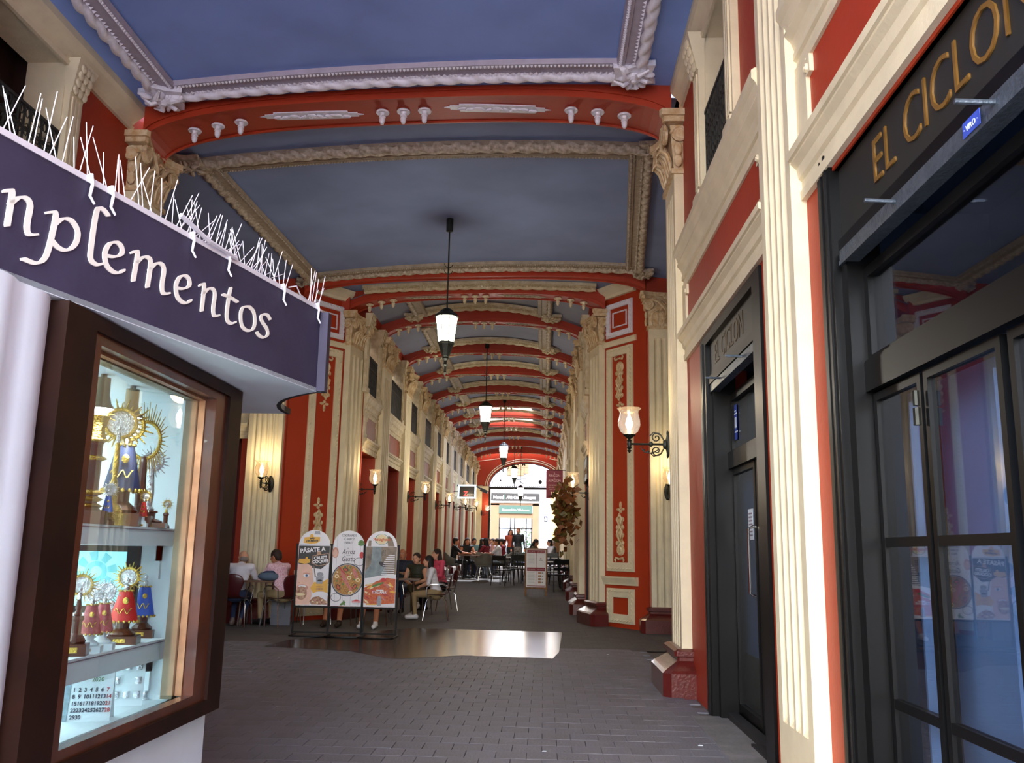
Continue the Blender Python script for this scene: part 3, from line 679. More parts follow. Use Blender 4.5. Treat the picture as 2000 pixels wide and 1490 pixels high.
# ---------------------------------------------------------------- left wall, near part (X = -4.79)
XL = -4.79
wn_ = WB(XL, 1); wn_.b(-.4, 0, -1.8, 2.0, 0, 6.3); wall_bay(wn_, 2.0, 10.3, None, (6.6, 7.95), ztop=6.3); wn_.b(-5.2, -.4, 10.1, 10.3, -.02, 6.3)
wall_left_near = structure('wall_left_near', wn_, 'red')
pilaster(wall_left_near, XL, 1, 9.35, .7, .12)
bay(wall_left_near, XL, 1, 5.8, 9.35, (6.6, 7.95), near=True, dirt='cream')
q = WB(XL, 1); q.run([(a*1.3, b-.02) for a, b in CC], 3.2, 9.3); q.obj('cornice', 'cream', wall_left_near)
# ---------------------------------------------------------------- the passage
XW_L, XW_R = -3.69, .86
ycols = [16.97, 19.2, 22.4, 25.25, 28.35, 31.1, 33.75, 36.55, 39.45, 43.0, 46.2]
LP = .95
wl = WB(XW_L, 1); wrr = WB(XW_R, -1)
ops_l = []
for i in range(len(ycols)-1):
    a = ycols[i]+LP; b = ycols[i+1]; wq = (a+.02, b-.3)
    if i == 0: a, wq = 17.74, (17.76, 18.93)
    wall_bay(wl, ycols[i]+.1 if i else 17.72, ycols[i+1]+.1, (a+.02, b-.02), wq, 3.22, 6.9, .35)
    wall_bay(wrr, ycols[i]+.1 if i else 17.5, ycols[i+1]+.1, (a+.02, b-.02), wq, 3.22, 6.9, .35)
    ops_l.append((a, b, wq))
wl.X, wrr.X = XW_L, XW_R
wl.b(-.6, 0, 46.3, 47.3, 0, 6.9); wrr.b(-.6, 0, 46.3, 47.3, 0, 6.9)
wall_left = structure('wall_left', wl, 'red'); wall_right_far = structure('wall_right_far', wrr, 'red')
pilaster(wall_left, -3.97, 1, 17.0, .7, .12, rz=-.22, nf=3); pilaster(wall_right_far, .97, -1, 16.75+.69, .7, .12, rz=PI+.22, nf=3)
for i, yc in enumerate(ycols[1:]):
    pilaster(wall_left, XW_L, 1, yc, LP, .12, base=zf(yc)); pilaster(wall_right_far, XW_R, -1, yc+.08, LP, .12, base=zf(yc))
dr = MB(); dk = MB()
for i, (a, b, wq) in enumerate(ops_l):
    y0 = a-.02; y1 = b+.02
    for wall, X, s in ((wall_left, XW_L, 1), (wall_right_far, XW_R, -1)):
        bay(wall, X, s, y0, y1, wq, near=(i < 1), room='brownroom')
        q = WB(X, s); q.b(-.34, -.3, a-.3, b+.3, -.02, 3.4); d = q.obj('door_panel', 'darkred' if (s > 0 and i < 6) else 'black', wall)
        q = WB(X, s); q.b(-.3, -.02, b-.06, b-.021, 0, 3.22); q.b(-.3, -.02, a+.021, a+.06, 0, 3.22); q.obj('door_jamb', 'red' if s > 0 else 'black', wall)
# sign board over the first right-hand shop of the passage
q = WB(XW_R, -1); q.b(.0, .03, 17.95, 19.25, 2.75, 3.2); q.obj('shop_board', 'signboard', wall_right_far)
text('gilt_letters', 'EL CICLON', .26, 'goldpaint', (XW_R-.033, 19.15, 2.85), (0, -1, 0), (0, 0, 1), wall_right_far, .003)
# ---------------------------------------------------------------- end wall with fanlight
YE = 47.0; cx = -1.0; rx = 1.95; zsp = 4.62; rz_ = 1.27
ew = MB(); n = 24
xl, xr = -3.7, .9
arc = [(cx-rx*math.cos(PI*i/n), zsp+rz_*math.sin(PI*i/n)) for i in range(n+1)]
for (a, b), (c_2, d_2) in zip(arc, arc[1:]):
    ew.hexa([(a, YE, b), (c_2, YE, d_2), (c_2, YE+.3, d_2), (a, YE+.3, b)], [(a, YE, 6.9), (c_2, YE, 6.9), (c_2, YE+.3, 6.9), (a, YE+.3, 6.9)])
ew.box(xl-.6, cx-rx, YE, YE+.3, 0, 6.9); ew.box(cx+rx, xr+.8, YE, YE+.3, 0, 6.9)
wall_end = structure('wall_end', ew, 'red')
q = MB()
for off, r_ in ((.1, .03), (.2, .02)):
    q.tube([(cx-(rx+off)*math.cos(PI*i/n), YE-.01, zsp+(rz_+off)*math.sin(PI*i/n)) for i in range(n+1)], r_, 5)
for sx in (-1, 1):
    x0_ = cx+sx*(rx+.32); x1_ = cx+sx*(rx+.75)
    q.tube([(x0_, YE-.01, zsp+.05), (x1_, YE-.01, zsp+.05), (x1_, YE-.01, zsp+1.3), (cx+sx*1.2, YE-.01, zsp+1.5)], .018, 4)
q.obj('arch_moulding', 'cream', wall_end)
q = MB(); q.box(-3.7, cx-rx, YE-.12, YE, 4.4, 4.62); q.box(-3.62, cx-rx-.35, YE-.06, YE, .6, 4.4); q.box(cx+rx-.05, .9, YE-.12, YE, 4.4, 4.62); q.obj('end_pilaster', 'cream', wall_end)
q = MB(); q.box(cx-rx, cx+rx, YE+.05, YE+.2, 4.5, 4.62); q.box(cx-rx, cx-rx+.1, YE+.05, YE+.2, .55, 4.5)
fan = q.obj('transom_bar', 'dark', wall_end)
q = MB()
q.tube([(cx-(rx-.03)*math.cos(PI*i/n), YE+.1, zsp+(rz_-.03)*math.sin(PI*i/n)) for i in range(n+1)], .025, 5)
q.tube([(cx-(rx-.28)*math.cos(PI*i/n), YE+.1, zsp+(rz_-.24)*math.sin(PI*i/n)) for i in range(n+1)], .01, 4)
for i in range(34): q.ball((cx-rx+.1+i*(2*rx-.2)/33, YE+.1, 4.66), .035, .02, .03, 6, 4)
for x, z, r_ in ((-.25, 4.9, .1), (.15, 4.9, .1), (-2.35, 4.95, .05), (.55, 5.1, .05)): q.ball((x, YE+.1, z), r_, .03, r_*1.2, 10, 6)
q.tube([(.35, YE+.1, 4.95), (.5, YE+.1, 4.85), (.85, YE+.1, 5.0)], .03, 5); q.tube([(-1.35, YE+.1, 4.95), (-1.15, YE+.1, 4.8), (-1.0, YE+.1, 5.05), (-1.5, YE+.1, 5.02)], .03, 5)
q.obj('ironwork', 'dark', fan)
for i, ch in enumerate('MERCANTIL'[::-1]):   # lettering seen from behind
    a = PI*(.06+.052*i); p = (cx-(rx-.17)*math.cos(a), YE+.1, zsp+(rz_-.15)*math.sin(a)); ca, sa = math.cos(PI/2-a), math.sin(PI/2-a)
    text('iron_letter', ch, .26, 'dark', V(p)+V((-ca*.0, 0, 0)), (-ca, 0, -sa), (-sa, 0, ca), fan, .01, 'CENTER', .004)
q = MB(); q.add([(cx, YE+.14, zsp)]+[(a, YE+.14, b) for a, b in arc], [(0, i+1, i+2) for i in range(n)]); q.obj('fanlight_glass', 'pane_sky', fan)
# ================================================================== RIGHT SHOPFRONTS
def plank(parent, nm, m, x0, x1, y0, y1, z0, z1): return MB().box(x0, x1, y0, y1, z0, z1).obj(nm, m, parent)
def hollow(mb, x0, x1, ya, yb, za, zb, wd, wt=None, wb_=None):
    wt = wt or wd; wb_ = wb_ or wd
    mb.box(x0, x1, ya, ya+wd, za, zb); mb.box(x0, x1, yb-wd, yb, za, zb); mb.box(x0, x1, ya+wd, yb-wd, za, za+wb_); mb.box(x0, x1, ya+wd, yb-wd, zb-wt, zb)
mat('blindblue', 'd4e0f0', .7, var=.05, scale=2); mat('bluedark', '34465a', .7, var=.1, scale=2); mat('bluesticker', '3a52b4', .5, var=0); mat('yellowpanel', '8e7a3c', .6, var=0)  # the pale blue imitates reflections in the shop glass
win1 = structure('window_1')
f = MB(); f.box(1.40, 1.5, 4.24, 4.425, 0, 3.34); f.box(1.40, 1.5, .9, 4.24, 3.26, 3.34); f.box(1.39, 1.41, 4.28, 4.30, 0, 3.3); f.box(1.395, 1.41, 4.36, 4.375, 0, 3.3)
f.box(1.44, 1.6, 4.16, 4.24, 0, 2.82); f.box(1.43, 1.46, .9, 4.24, 2.76, 2.83); f.box(1.43, 1.45, .9, 4.24, 3.2, 3.27)
f.obj('frame', 'black', win1)
plank(win1, 'sign_board', 'signboard', 1.45, 1.48, .9, 4.24, 2.83, 3.2)
t = text('gilt_letters', 'EL CICLON', .30, 'goldpaint', (1.446, 3.79, 2.925), (0, -1, 0), (0, 0, 1), win1, .004, bold=-.004, xs=.9)
b = MB(); b.box(1.42, 1.5, .9, 4.2, 2.7, 2.765); b.box(1.415, 1.43, .9, 4.2, 2.69, 2.71); b.obj('shutter_slat', 'galv', win1)
for y in (3.5, 2.68): MB().tube([(1.43, y, 2.735), (1.30, y+.01, 2.745)], .009, 8).obj('shutter_lug', 'galv', win1)
stk = MB().prism([(0, 0), (.12, 0), (.12, .055), (0, .055)], (1.413, 2.88, 2.705), (0, -1, 0), (0, 0, 1), (-1, 0, 0), .002).obj('sticker', 'bluesticker', win1)
text('sticker_text', '· VIRO ·', .03, 'white', (1.409, 2.87, 2.72), (0, -1, 0), (0, 0, 1), stk, .0008)
GX = 1.545
f = MB(); hollow(f, GX-.03, GX+.03, .9, 4.16, 2.18, 2.66, .05); f.box(GX-.05, GX+.05, .9, 4.16, 2.06, 2.2); f.box(GX-.045, GX-.02, .9, 4.16, 2.195, 2.21); f.obj('transom', 'black', win1)
plank(win1, 'pane', 'pane_dark', GX-.003, GX+.003, .95, 4.11, 2.22, 2.62)
ylv = [4.14, 3.60, 2.96, 2.9, 2.3, 1.7, 1.0]
for (a, b_) in ((4.15, 3.63), (3.6, 2.98), (2.93, 2.3), (2.27, 1.6), (1.57, .95)):
    lf = MB(); hollow(lf, GX-.02, GX+.02, b_, a, .05, 2.05, .036)
    for z in (1.37, .68): lf.box(GX-.018, GX+.018, b_+.036, a-.036, z-.02, z+.02)
    lo = lf.obj('glazed_leaf', 'black', win1)
    for z0, z1 in ((.086, .66), (.70, 1.35), (1.39, 2.014)): plank(lo, 'pane', 'pane_dark', GX-.003, GX+.003, b_+.036, a-.036, z0, z1)
h = MB(); h.tube([(GX-.045, 3.62, 1.83), (GX-.045, 3.62, 1.9)], .016, 8); h.tube([(GX-.045, 3.62, 1.91), (GX-.045, 3.62, 1.97)], .014, 8); h.obj('hinge', 'iron', win1, smooth=True)
rm = MB(); rm.box(2.2, 2.22, .5, 4.7, 0, 3.2); rm.box(1.6, 2.2, 4.3, 4.32, 0, 3.2); rm.box(1.6, 2.2, .5, .52, 0, 3.2); rm.box(1.5, 2.2, .5, 4.3, 3.0, 3.02); rm.obj('interior_wall', 'bluedark', win1)
MB().box(1.70, 1.71, .95, 4.2, .05, 2.06).obj('blind', 'blindblue', win1)  # pale panel added behind the panes, gives them their blue-grey reflection colour
# pale strips added inside, imitating the reflected strips in the glass
cu = MB()
for k in range(3):
    ya = 3.95-k*.75
    for j in range(8): cu.tube([(1.62, ya-.03*j, .1), (1.62, ya-.03*j, 1.98)], .016, 5)
cu.obj('curtain', 'blindblue', win1)

door = structure('door_1')
f = MB(); f.box(1.40, 1.5, 7.74, 8.0, 0, 3.2); f.box(1.40, 1.5, 5.73, 5.95, 0, 3.2); f.box(1.40, 1.5, 5.95, 7.74, 3.12, 3.2); f.box(1.385, 1.41, 7.82, 7.85, 0, 3.15); f.box(1.39, 1.41, 7.9, 7.92, 0, 3.15)
f.box(1.5, 1.62, 7.72, 7.8, 0, 3.1); f.box(1.45, 1.64, 7.66, 7.72, 0, 3.1); f.box(1.42, 1.46, 5.95, 7.74, 2.76, 2.83); f.obj('frame', 'black', door)
plank(door, 'sign_board', 'signboard', 1.44, 1.47, 5.9, 7.76, 2.82, 3.13)
mat('gildfaint', '4a3a20', .5, var=.1)
text('gilt_letters', 'EL CICLON', .26, 'gildfaint', (1.437, 7.5, 2.9), (0, -1, 0), (0, 0, 1), door, .002, xs=.85)
b = MB(); b.box(1.43, 1.5, 5.95, 7.7, 2.69, 2.755); b.obj('shutter_slat', 'galv', door)
for y in (7.25, 6.42): MB().tube([(1.44, y, 2.73), (1.31, y+.01, 2.735)], .009, 8).obj('shutter_lug', 'galv', door)
DX = 1.62
f = MB(); hollow(f, DX-.03, DX+.05, 5.75, 7.68, 2.12, 2.66, .06); f.box(DX-.06, DX+.06, 5.75, 7.68, 2.02, 2.16); f.obj('transom', 'black', door)
plank(door, 'pane', 'pane_dark', DX, DX+.005, 5.81, 7.62, 2.18, 2.6)
stk = MB().prism([(0, 0), (.09, 0), (.09, .3), (0, .3)], (DX-.008, 7.6, 2.26), (0, -1, 0), (0, 0, 1), (-1, 0, 0), .002).obj('window_sticker', 'bluesticker', door)
MB().prism([(.015, .1), (.075, .1), (.075, .19), (.015, .19)], (DX-.010, 7.6, 2.26), (0, -1, 0), (0, 0, 1), (-1, 0, 0), .002).obj('sticker_panel', 'white', stk)
for k, s_ in ((.24, 'SISTEMA'), (.215, 'DE ALARMA'), (.06, 'CONECTADO')): text('sticker_text', s_, .018, 'white', (DX-.011, 7.592, 2.26+k), (0, -1, 0), (0, 0, 1), stk, .0006)
for ya, yb in ((7.68, 6.86), (6.82, 5.78)):
    lf = MB(); hollow(lf, DX-.025, DX+.025, yb, ya, .0, 2.02, .05, .05, .12); lo = lf.obj('door_leaf', 'black', door)
    plank(lo, 'pane', 'pane_dark', DX-.003, DX+.003, yb+.05, ya-.05, .12, 1.97)
MB().tube([(DX-.03, 6.93, 1.0), (DX-.07, 6.93, 1.02), (DX-.07, 6.93, 1.5), (DX-.03, 6.93, 1.52)], .012, 8).obj('pull_handle', 'steel', door, smooth=True)
nt_ = MB().prism([(0, 0), (.16, 0), (.16, .24), (0, .24)], (DX-.006, 7.2, 1.42), (0, -1, 0), (0, 0, 1), (-1, 0, 0), .002).obj('paper_notice', 'white', door)
for k in range(7): MB().prism([(.02, .03+.028*k), (.14, .03+.028*k), (.14, .042+.028*k), (.02, .042+.028*k)], (DX-.008, 7.2, 1.42), (0, -1, 0), (0, 0, 1), (-1, 0, 0), .001).obj('notice_lines', 'mauve', nt_)
plank(door, 'kick_panel', 'yellowpanel', 1.7, 1.71, 5.5, 8.1, .12, .5)
rm = MB(); rm.box(2.3, 2.32, 5.2, 8.4, 0, 3.1); rm.box(1.65, 2.3, 8.2, 8.22, 0, 3.1); rm.box(1.65, 2.3, 5.3, 5.32, 0, 3.1); rm.box(1.5, 2.3, 5.3, 8.2, 2.95, 2.97); rm.obj('interior_wall', 'bluedark', door); MB().box(1.7, 1.71, 5.5, 8.1, .5, 2.05).obj('blind', 'blindblue', door)  # shop interior; the pale panel is added to imitate reflection in the door glass
th = MB(); th.box(1.22, 1.66, 5.4, 7.74, -.05, .004); th.obj('threshold_slab', 'concrete', door)
th = MB(); th.box(1.50, 1.58, 5.6, 7.7, .004, .05); th.box(1.45, 1.60, 5.75, 6.6, .004, .02); th.obj('threshold', 'blackmat', door)

# ================================================================== KIOSK
kiosk = thing('kiosk', 'white shop kiosk with brown framed lit display window under a dark lettered fascia', 'kiosk', (-2.2, 3, 0))
KO = V((-2.2, 3, 0))
def kobj(mb, nm, m, parent=kiosk, smooth=False):
    if parent is kiosk: mb.v = [(x-KO.x, y-KO.y, z-KO.z) for x, y, z in mb.v]
    else: mb.v = [(x-KO.x, y-KO.y, z-KO.z) for x, y, z in mb.v]
    return mb.obj(nm, m, parent, smooth)
b = MB(); b.box(-3.4, -1.53, .6, 4.205, -.01, .6); b.box(-3.4, -1.53, .6, 2.72, .6, 2.04); b.box(-3.4, -2.75, 2.72, 4.205, .6, 2.04); b.box(-3.4, -1.53, 4.07, 4.205, .6, 2.04); b.box(-2.75, -1.53, 2.72, 4.07, 2.0, 2.04)
kobj(b, 'body', 'white')
b = MB()  # reeded corner of the kiosk left of the window
prof = []
for i in range(41):
    y = .8+i*(2.6-.8)/40; prof.append((y, -1.53+.022*abs(math.sin((y-2.6)*PI/.17))**.8))
b.path([(y, x) for y, x in prof]+[(2.6, -1.6), (.8, -1.6)], [((0, 0, 0), (0, 1, 0), (1, 0, 0)), ((0, 0, 2.04), (0, 1, 0), (1, 0, 0))]); kobj(b, 'reeded_pier', 'white', smooth=True)
b = MB(); b.box(-1.56, -1.47, 2.6, 2.785, .575, 2.035); b.box(-1.56, -1.47, 4.05, 4.21, .575, 2.035); b.box(-1.56, -1.47, 2.785, 4.05, .575, .635); b.box(-1.56, -1.47, 2.785, 4.05, 1.985, 2.035); kobj(b, 'outer_frame', 'wood')
b = MB(); b.box(-1.53, -1.485, 2.785, 2.85, .635, 1.985); b.box(-1.53, -1.485, 3.915, 4.05, .635, 1.985); b.box(-1.53, -1.485, 2.85, 3.915, .635, .672); b.box(-1.53, -1.485, 2.85, 3.915, 1.95, 1.985); o = kobj(b, 'window_frame', 'woodred')
b = MB(); b.box(-1.56, -1.531, 3.905, 3.95, .672, 1.95); b.box(-1.56, -1.531, 2.82, 3.905, 1.94, 1.952); kobj(b, 'copper_lining', 'copper')
b = MB(); b.box(-1.615, -1.565, 3.89, 3.94, .66, 1.95); b.box(-1.615, -1.565, 2.78, 3.89, 1.935, 1.95); kobj(b, 'inner_lining', 'grayjamb')
b = MB(); b.box(-1.564, -1.561, 2.8, 3.95, .66, 1.96); kobj(b, 'window_pane', 'pane_clear')
b = MB(); b.box(-2.74, -1.62, 3.99, 4.06, .6, 2.0); b.box(-2.75, -2.72, 2.73, 4.06, .6, 2.0); b.box(-2.74, -1.62, 2.73, 2.76, .6, 2.0); b.box(-2.74, -1.62, 2.73, 4.06, .6, .64); b.box(-2.74, -1.62, 2.73, 4.06, 1.94, 2.0); kobj(b, 'case_lining', 'white')
for z, t_ in ((1.37, .075), (.9, .085)):
    b = MB(); b.box(-2.4, -1.645, 2.78, 3.985, z-t_, z); sh_ = kobj(b, 'shelf', 'white')
    b = MB(); b.box(-1.644, -1.640, 2.78, 3.985, z-.012, z-.008); kobj(b, 'shelf_joint', 'mauve', sh_)
    b = MB(); b.box(-1.72, -1.70, 3.965, 3.985, z-.22, z-t_); b.box(-1.9, -1.7, 3.965, 3.985, z-.14, z-t_); kobj(b, 'shelf_bracket', 'white', sh_)
    b = MB(); b.box(-2.2, -2.16, 2.85, 3.95, z-t_-.012, z-t_); kobj(b, 'led_strip', 'bulbwhite', sh_)  # glowing strip added under the shelf to brighten the case
b = MB(); b.box(-2.3, -2.26, 2.85, 3.95, 1.928, 1.94); kobj(b, 'led_strip', 'bulbwhite')  # another glowing strip added at the top of the case
# canopy: coved soffit and fascia (turned 13 degrees from the window plane)
fu = V((.237, 1, 0)).normalized(); FA = V((-1.5, 2.6, 0)); fN = V((fu.y, -fu.x, 0))
def fp(u, z, n=0): return FA+fu*u+fN*n+V((0, 0, z))
b = MB(); b.prism([(-1.6, 2.045), (1.69, 2.045), (1.69, 2.445), (-1.6, 2.445)], FA, fu, (0, 0, 1), -fN, .04); kobj(b, 'fascia', 'fascia')
b = MB(); b.prism([(-1.6, 2.445), (1.67, 2.445), (1.67, 2.455), (-1.6, 2.455)], FA+fN*.004, fu, (0, 0, 1), -fN, .06); kobj(b, 'fascia_trim', 'spike')
e0 = fp(1.67, 0); b = MB(); b.box(e0.x, e0.x+.04, e0.y-.01, e0.y+.05, 2.045, 2.44); kobj(b, 'fascia_end', 'fascia')
e1 = V((-1.47, 4.95, 0)); ctrl = V((-1.5, 4.5, 0))
side = [e0.lerp(ctrl, t).lerp(ctrl.lerp(e1, t), t) for t in [i/8 for i in range(9)]]
b = MB(); pl = [fp(-1.6, 0), fp(1.67, 0)]+side[1:]+[V((-3.4, 4.95, 0)), V((-3.4, 1.0, 0))]
zsoff = 2.043
b.prism([(p.x, p.y) for p in pl], (0, 0, zsoff), (1, 0, 0), (0, 1, 0), (0, 0, 1), .02); kobj(b, 'soffit', 'white')
b = MB(); b.prism([(p.x, p.y) for p in [pl[0]+V((-.06, 0, 0)), pl[1]+V((-.05, -.02, 0))]+[q_+V((-.03, 0, 0)) for q_ in side[1:]]+pl[-2:]], (0, 0, 2.064), (1, 0, 0), (0, 1, 0), (0, 0, 1), .36); kobj(b, 'canopy_core', 'fascia')
b = MB(); b.path([(0, 0), (.025, 0), (.025, .03), (0, .03)], [(p+V((0, 0, zsoff-.004)), (1, -.3, 0), (0, 0, 1)) for p in side]); kobj(b, 'cove_edge', 'blackmat')
# lettering: a broad nib pushed along each stroke
def glyph(ch):
    G = {'n': [[(0, .9), (.12, 1.02), (.17, .9), (.15, .0)], [(.15, .62), (.33, .92), (.5, 1.0), (.62, .85), (.6, .3), (.66, .02), (.85, .1)]],
         'm': [[(0, .9), (.12, 1.02), (.17, .9), (.12, .0)], [(.15, .6), (.33, .92), (.5, 1.0), (.6, .85), (.57, .0)], [(.58, .6), (.76, .92), (.93, 1.0), (1.05, .85), (1.03, .3), (1.09, .02), (1.28, .1)]],
         'p': [[(0, .88), (.16, 1.0), (.2, .8), (.13, -.1), (.05, -.5), (-.12, -.72), (-.42, -.74)], [(.19, .62), (.38, .93), (.6, .98), (.78, .75), (.76, .35), (.58, .05), (.36, .0), (.18, .12)]],
         'l': [[(.42, 1.72), (.25, 1.83), (.12, 1.65), (.08, .4), (.12, .06), (.28, .0), (.42, .12)]],
         'e': [[(.12, .42), (.4, .5), (.62, .7), (.6, .92), (.42, 1.0), (.2, .85), (.08, .5), (.16, .14), (.38, .0), (.6, .05), (.74, .2)]],
         't': [[(.3, 1.38), (.25, 1.0), (.22, .3), (.28, .04), (.44, .0), (.6, .12)], [(.0, .98), (.3, 1.0), (.62, .96)]],
         'o': [[(.42, 1.0), (.16, .85), (.08, .5), (.18, .1), (.42, .0), (.68, .15), (.76, .5), (.66, .88), (.42, 1.0)]],
         's': [[(.62, .9), (.45, 1.02), (.22, .95), (.15, .75), (.3, .58), (.5, .42), (.55, .2), (.38, .02), (.15, .0), (.0, .1)]]}
    return G[ch]
def hull(P):
    P = sorted(set((round(a, 5), round(b, 5)) for a, b in P))
    def half(Q):
        h = []
        for p in Q:
            while len(h) > 1 and (h[-1][0]-h[-2][0])*(p[1]-h[-2][1])-(h[-1][1]-h[-2][1])*(p[0]-h[-2][0]) <= 0: h.pop()
            h.append(p)
        return h
    a, b = half(P), half(P[::-1]); return a[:-1]+b[:-1]
def nib_letter(ch, u0, width, base=2.192, xh=.112):
    mb = MB(); st = glyph(ch); mx = max(p[0] for s in st for p in s); sx = width/mx*.9
    ang = math.radians(28); nb = [(.5*.185*a*math.cos(ang)-.5*.06*b_*math.sin(ang), .5*.185*a*math.sin(ang)+.5*.06*b_*math.cos(ang)) for a, b_ in ((-1, -1), (1, -1), (1, 1), (-1, 1))]
    k = 0
    for s in st:
        C_ = catmull([(x, z, 0) for x, z in s], 6)
        for a, b_ in zip(C_, C_[1:]):
            h_ = hull([(a.x*sx/xh+q[0], a.y+q[1]) for q in nb]+[(b_.x*sx/xh+q[0], b_.y+q[1]) for q in nb])
            h_ = [(u0+x*xh, base+z*xh*.93) for x, z in h_]
            mb.prism(h_, FA, fu, (0, 0, 1), fN, .004+.00002*(k % 7)); k += 1
    return kobj(mb, 'letter', 'letters', kiosk)
for ch, u0, u1 in (('o', -.66, -.54), ('m', -.53, -.28), ('n', -.262, -.118), ('p', -.10, .042), ('l', .078, .16), ('e', .145, .262), ('m', .283, .52), ('e', .522, .638), ('n', .676, .828), ('t', .83, .945), ('o', .952, 1.09), ('s', 1.097, 1.205)):
    if ch == 'o' and u0 < 0: continue
    if ch == 'm' and u0 < 0: continue
    nib_letter(ch, u0+.008, u1-u0)
kb = kiosk.children
# bird spikes
spk = thing('bird_spike_strip', 'clear plastic bird spikes along the top of the dark kiosk fascia', 'bird spikes', fp(.6, 2.455))
so = fp(.6, 2.455); rr = random.Random(11); sme = []
def spo(mb, nm, m): mb.v = [(x-so.x, y-so.y, z-so.z) for x, y, z in mb.v]; return mb.obj(nm, m, spk)
b = MB(); b.prism([(-.9, 2.456), (1.64, 2.456), (1.64, 2.466), (-.9, 2.466)], FA+fN*.002, fu, (0, 0, 1), -fN, .035); spo(b, 'base_rail', 'spike')
u = -.42
while u < 1.34:
    for s_ in (0, 1, 2)[:3 if .5 < u < 1.15 else 2]:
        lean = rr.uniform(-.055, .05); out = rr.uniform(-.05, .05); hh = rr.uniform(.13, .19)*(1 if u < .6 else .8)
        if s_ == 2 and not .5 < u < 1.15: continue
        if s_ == 2: lean = rr.uniform(.06, .17); hh *= .7
        b = MB(); b.tube([fp(u+s_*.02, 2.462, -.015), fp(u+s_*.02+lean, 2.462+hh, -.015+out)], [.0019, .0015], 5); spo(b, 'spike', 'spike')
    u += rr.uniform(.05, .075) if u < .5 else .045
for u in (1.55, 1.575, 1.6, 1.62, 1.64, 1.585, 1.655):
    b = MB(); b.tube([fp(u, 2.455, -.01), fp(u+rr.uniform(-.02, .07), 2.455+rr.uniform(.08, .19), -.01)], .0018, 5); spo(b, 'spike', 'spike')
for u in (.062, .16, .607, .85, 1.29, 1.62):
    b = MB(); b.tube([fp(u, 2.475, .006), fp(u+.004, 2.44, .012), fp(u, 2.40, .01), fp(u+.012, 2.375, .02)], [.007, .006, .005, .004], 6); b.ball(fp(u, 2.465, 0), .013, .01, .01, 6, 4); spo(b, 'cable_tie', 'spike')
b = MB(); b.tube([fp(.52, 2.51, .01), fp(.7, 2.47, .015), fp(.9, 2.465, .01)], .009, 6); spo(b, 'loose_rail', 'spike')
b = MB(); b.tube([fp(1.33, 2.47, .01), fp(1.38, 2.49, .02), fp(1.42, 2.46, .02), fp(1.5, 2.46, .01)], .003, 5); spo(b, 'wire', 'spike')

# ---------------------------------------------------------------- things in the display case
mat('caneblue', '1d2a52', .5, var=.1); mat('caperoyal', '2c5cc0', .5, var=0); mat('capered', 'c8201c', .5, var=.05); mat('capecrimson', '8a0c2c', .35, var=.25, scale=90, col2='b8485a'); mat('teal', '8fd6d8', .4, var=0, emit=.35); mat('tealdark', '58b0b8', .4, var=0, emit=.2)
mat('cardboard', 'b08850', .8, var=0); mat('navy', '14162c', .5, var=0); mat('leafgreen', '4f7a3a', .6, var=.2); mat('gridred', 'c04040', .6, var=0); mat('ink', '35394a', .6, var=0); mat('photo', '4f6a52', .6, var=.4, scale=30, col2='a0b4c8')
def ray_disc(mb, c, r, R, n, a=0):  # ring of rays in the x-z plane
    mb.tube([(c[0]+r*math.cos(2*PI*i/20), c[1], c[2]+r*math.sin(2*PI*i/20)) for i in range(21)], r*.14, 6)
    for i in range(n):
        t = 2*PI*i/n; R2 = R*(1 if i % 2 else .82); mb.tube([(c[0]+r*math.cos(t), c[1], c[2]+r*math.sin(t)), (c[0]+R2*math.cos(t), c[1], c[2]+R2*math.sin(t))], [r*.09, r*.035], 5)
def pedestal_mb(mb, s, h, box=True, bh=.3):
    if box: mb.box(-.5*s, .5*s, -.4*s, .4*s, 0, h*bh)
    z = h*bh if box else 0; hh = h-z
    mb.lathe([(.36*s, z), (.4*s, z+hh*.1), (.3*s, z+hh*.25), (.19*s, z+hh*.38), (.2*s, z+hh*.8), (.26*s, z+hh*.88), (.24*s, z+hh), (.001, z+hh)], 14)
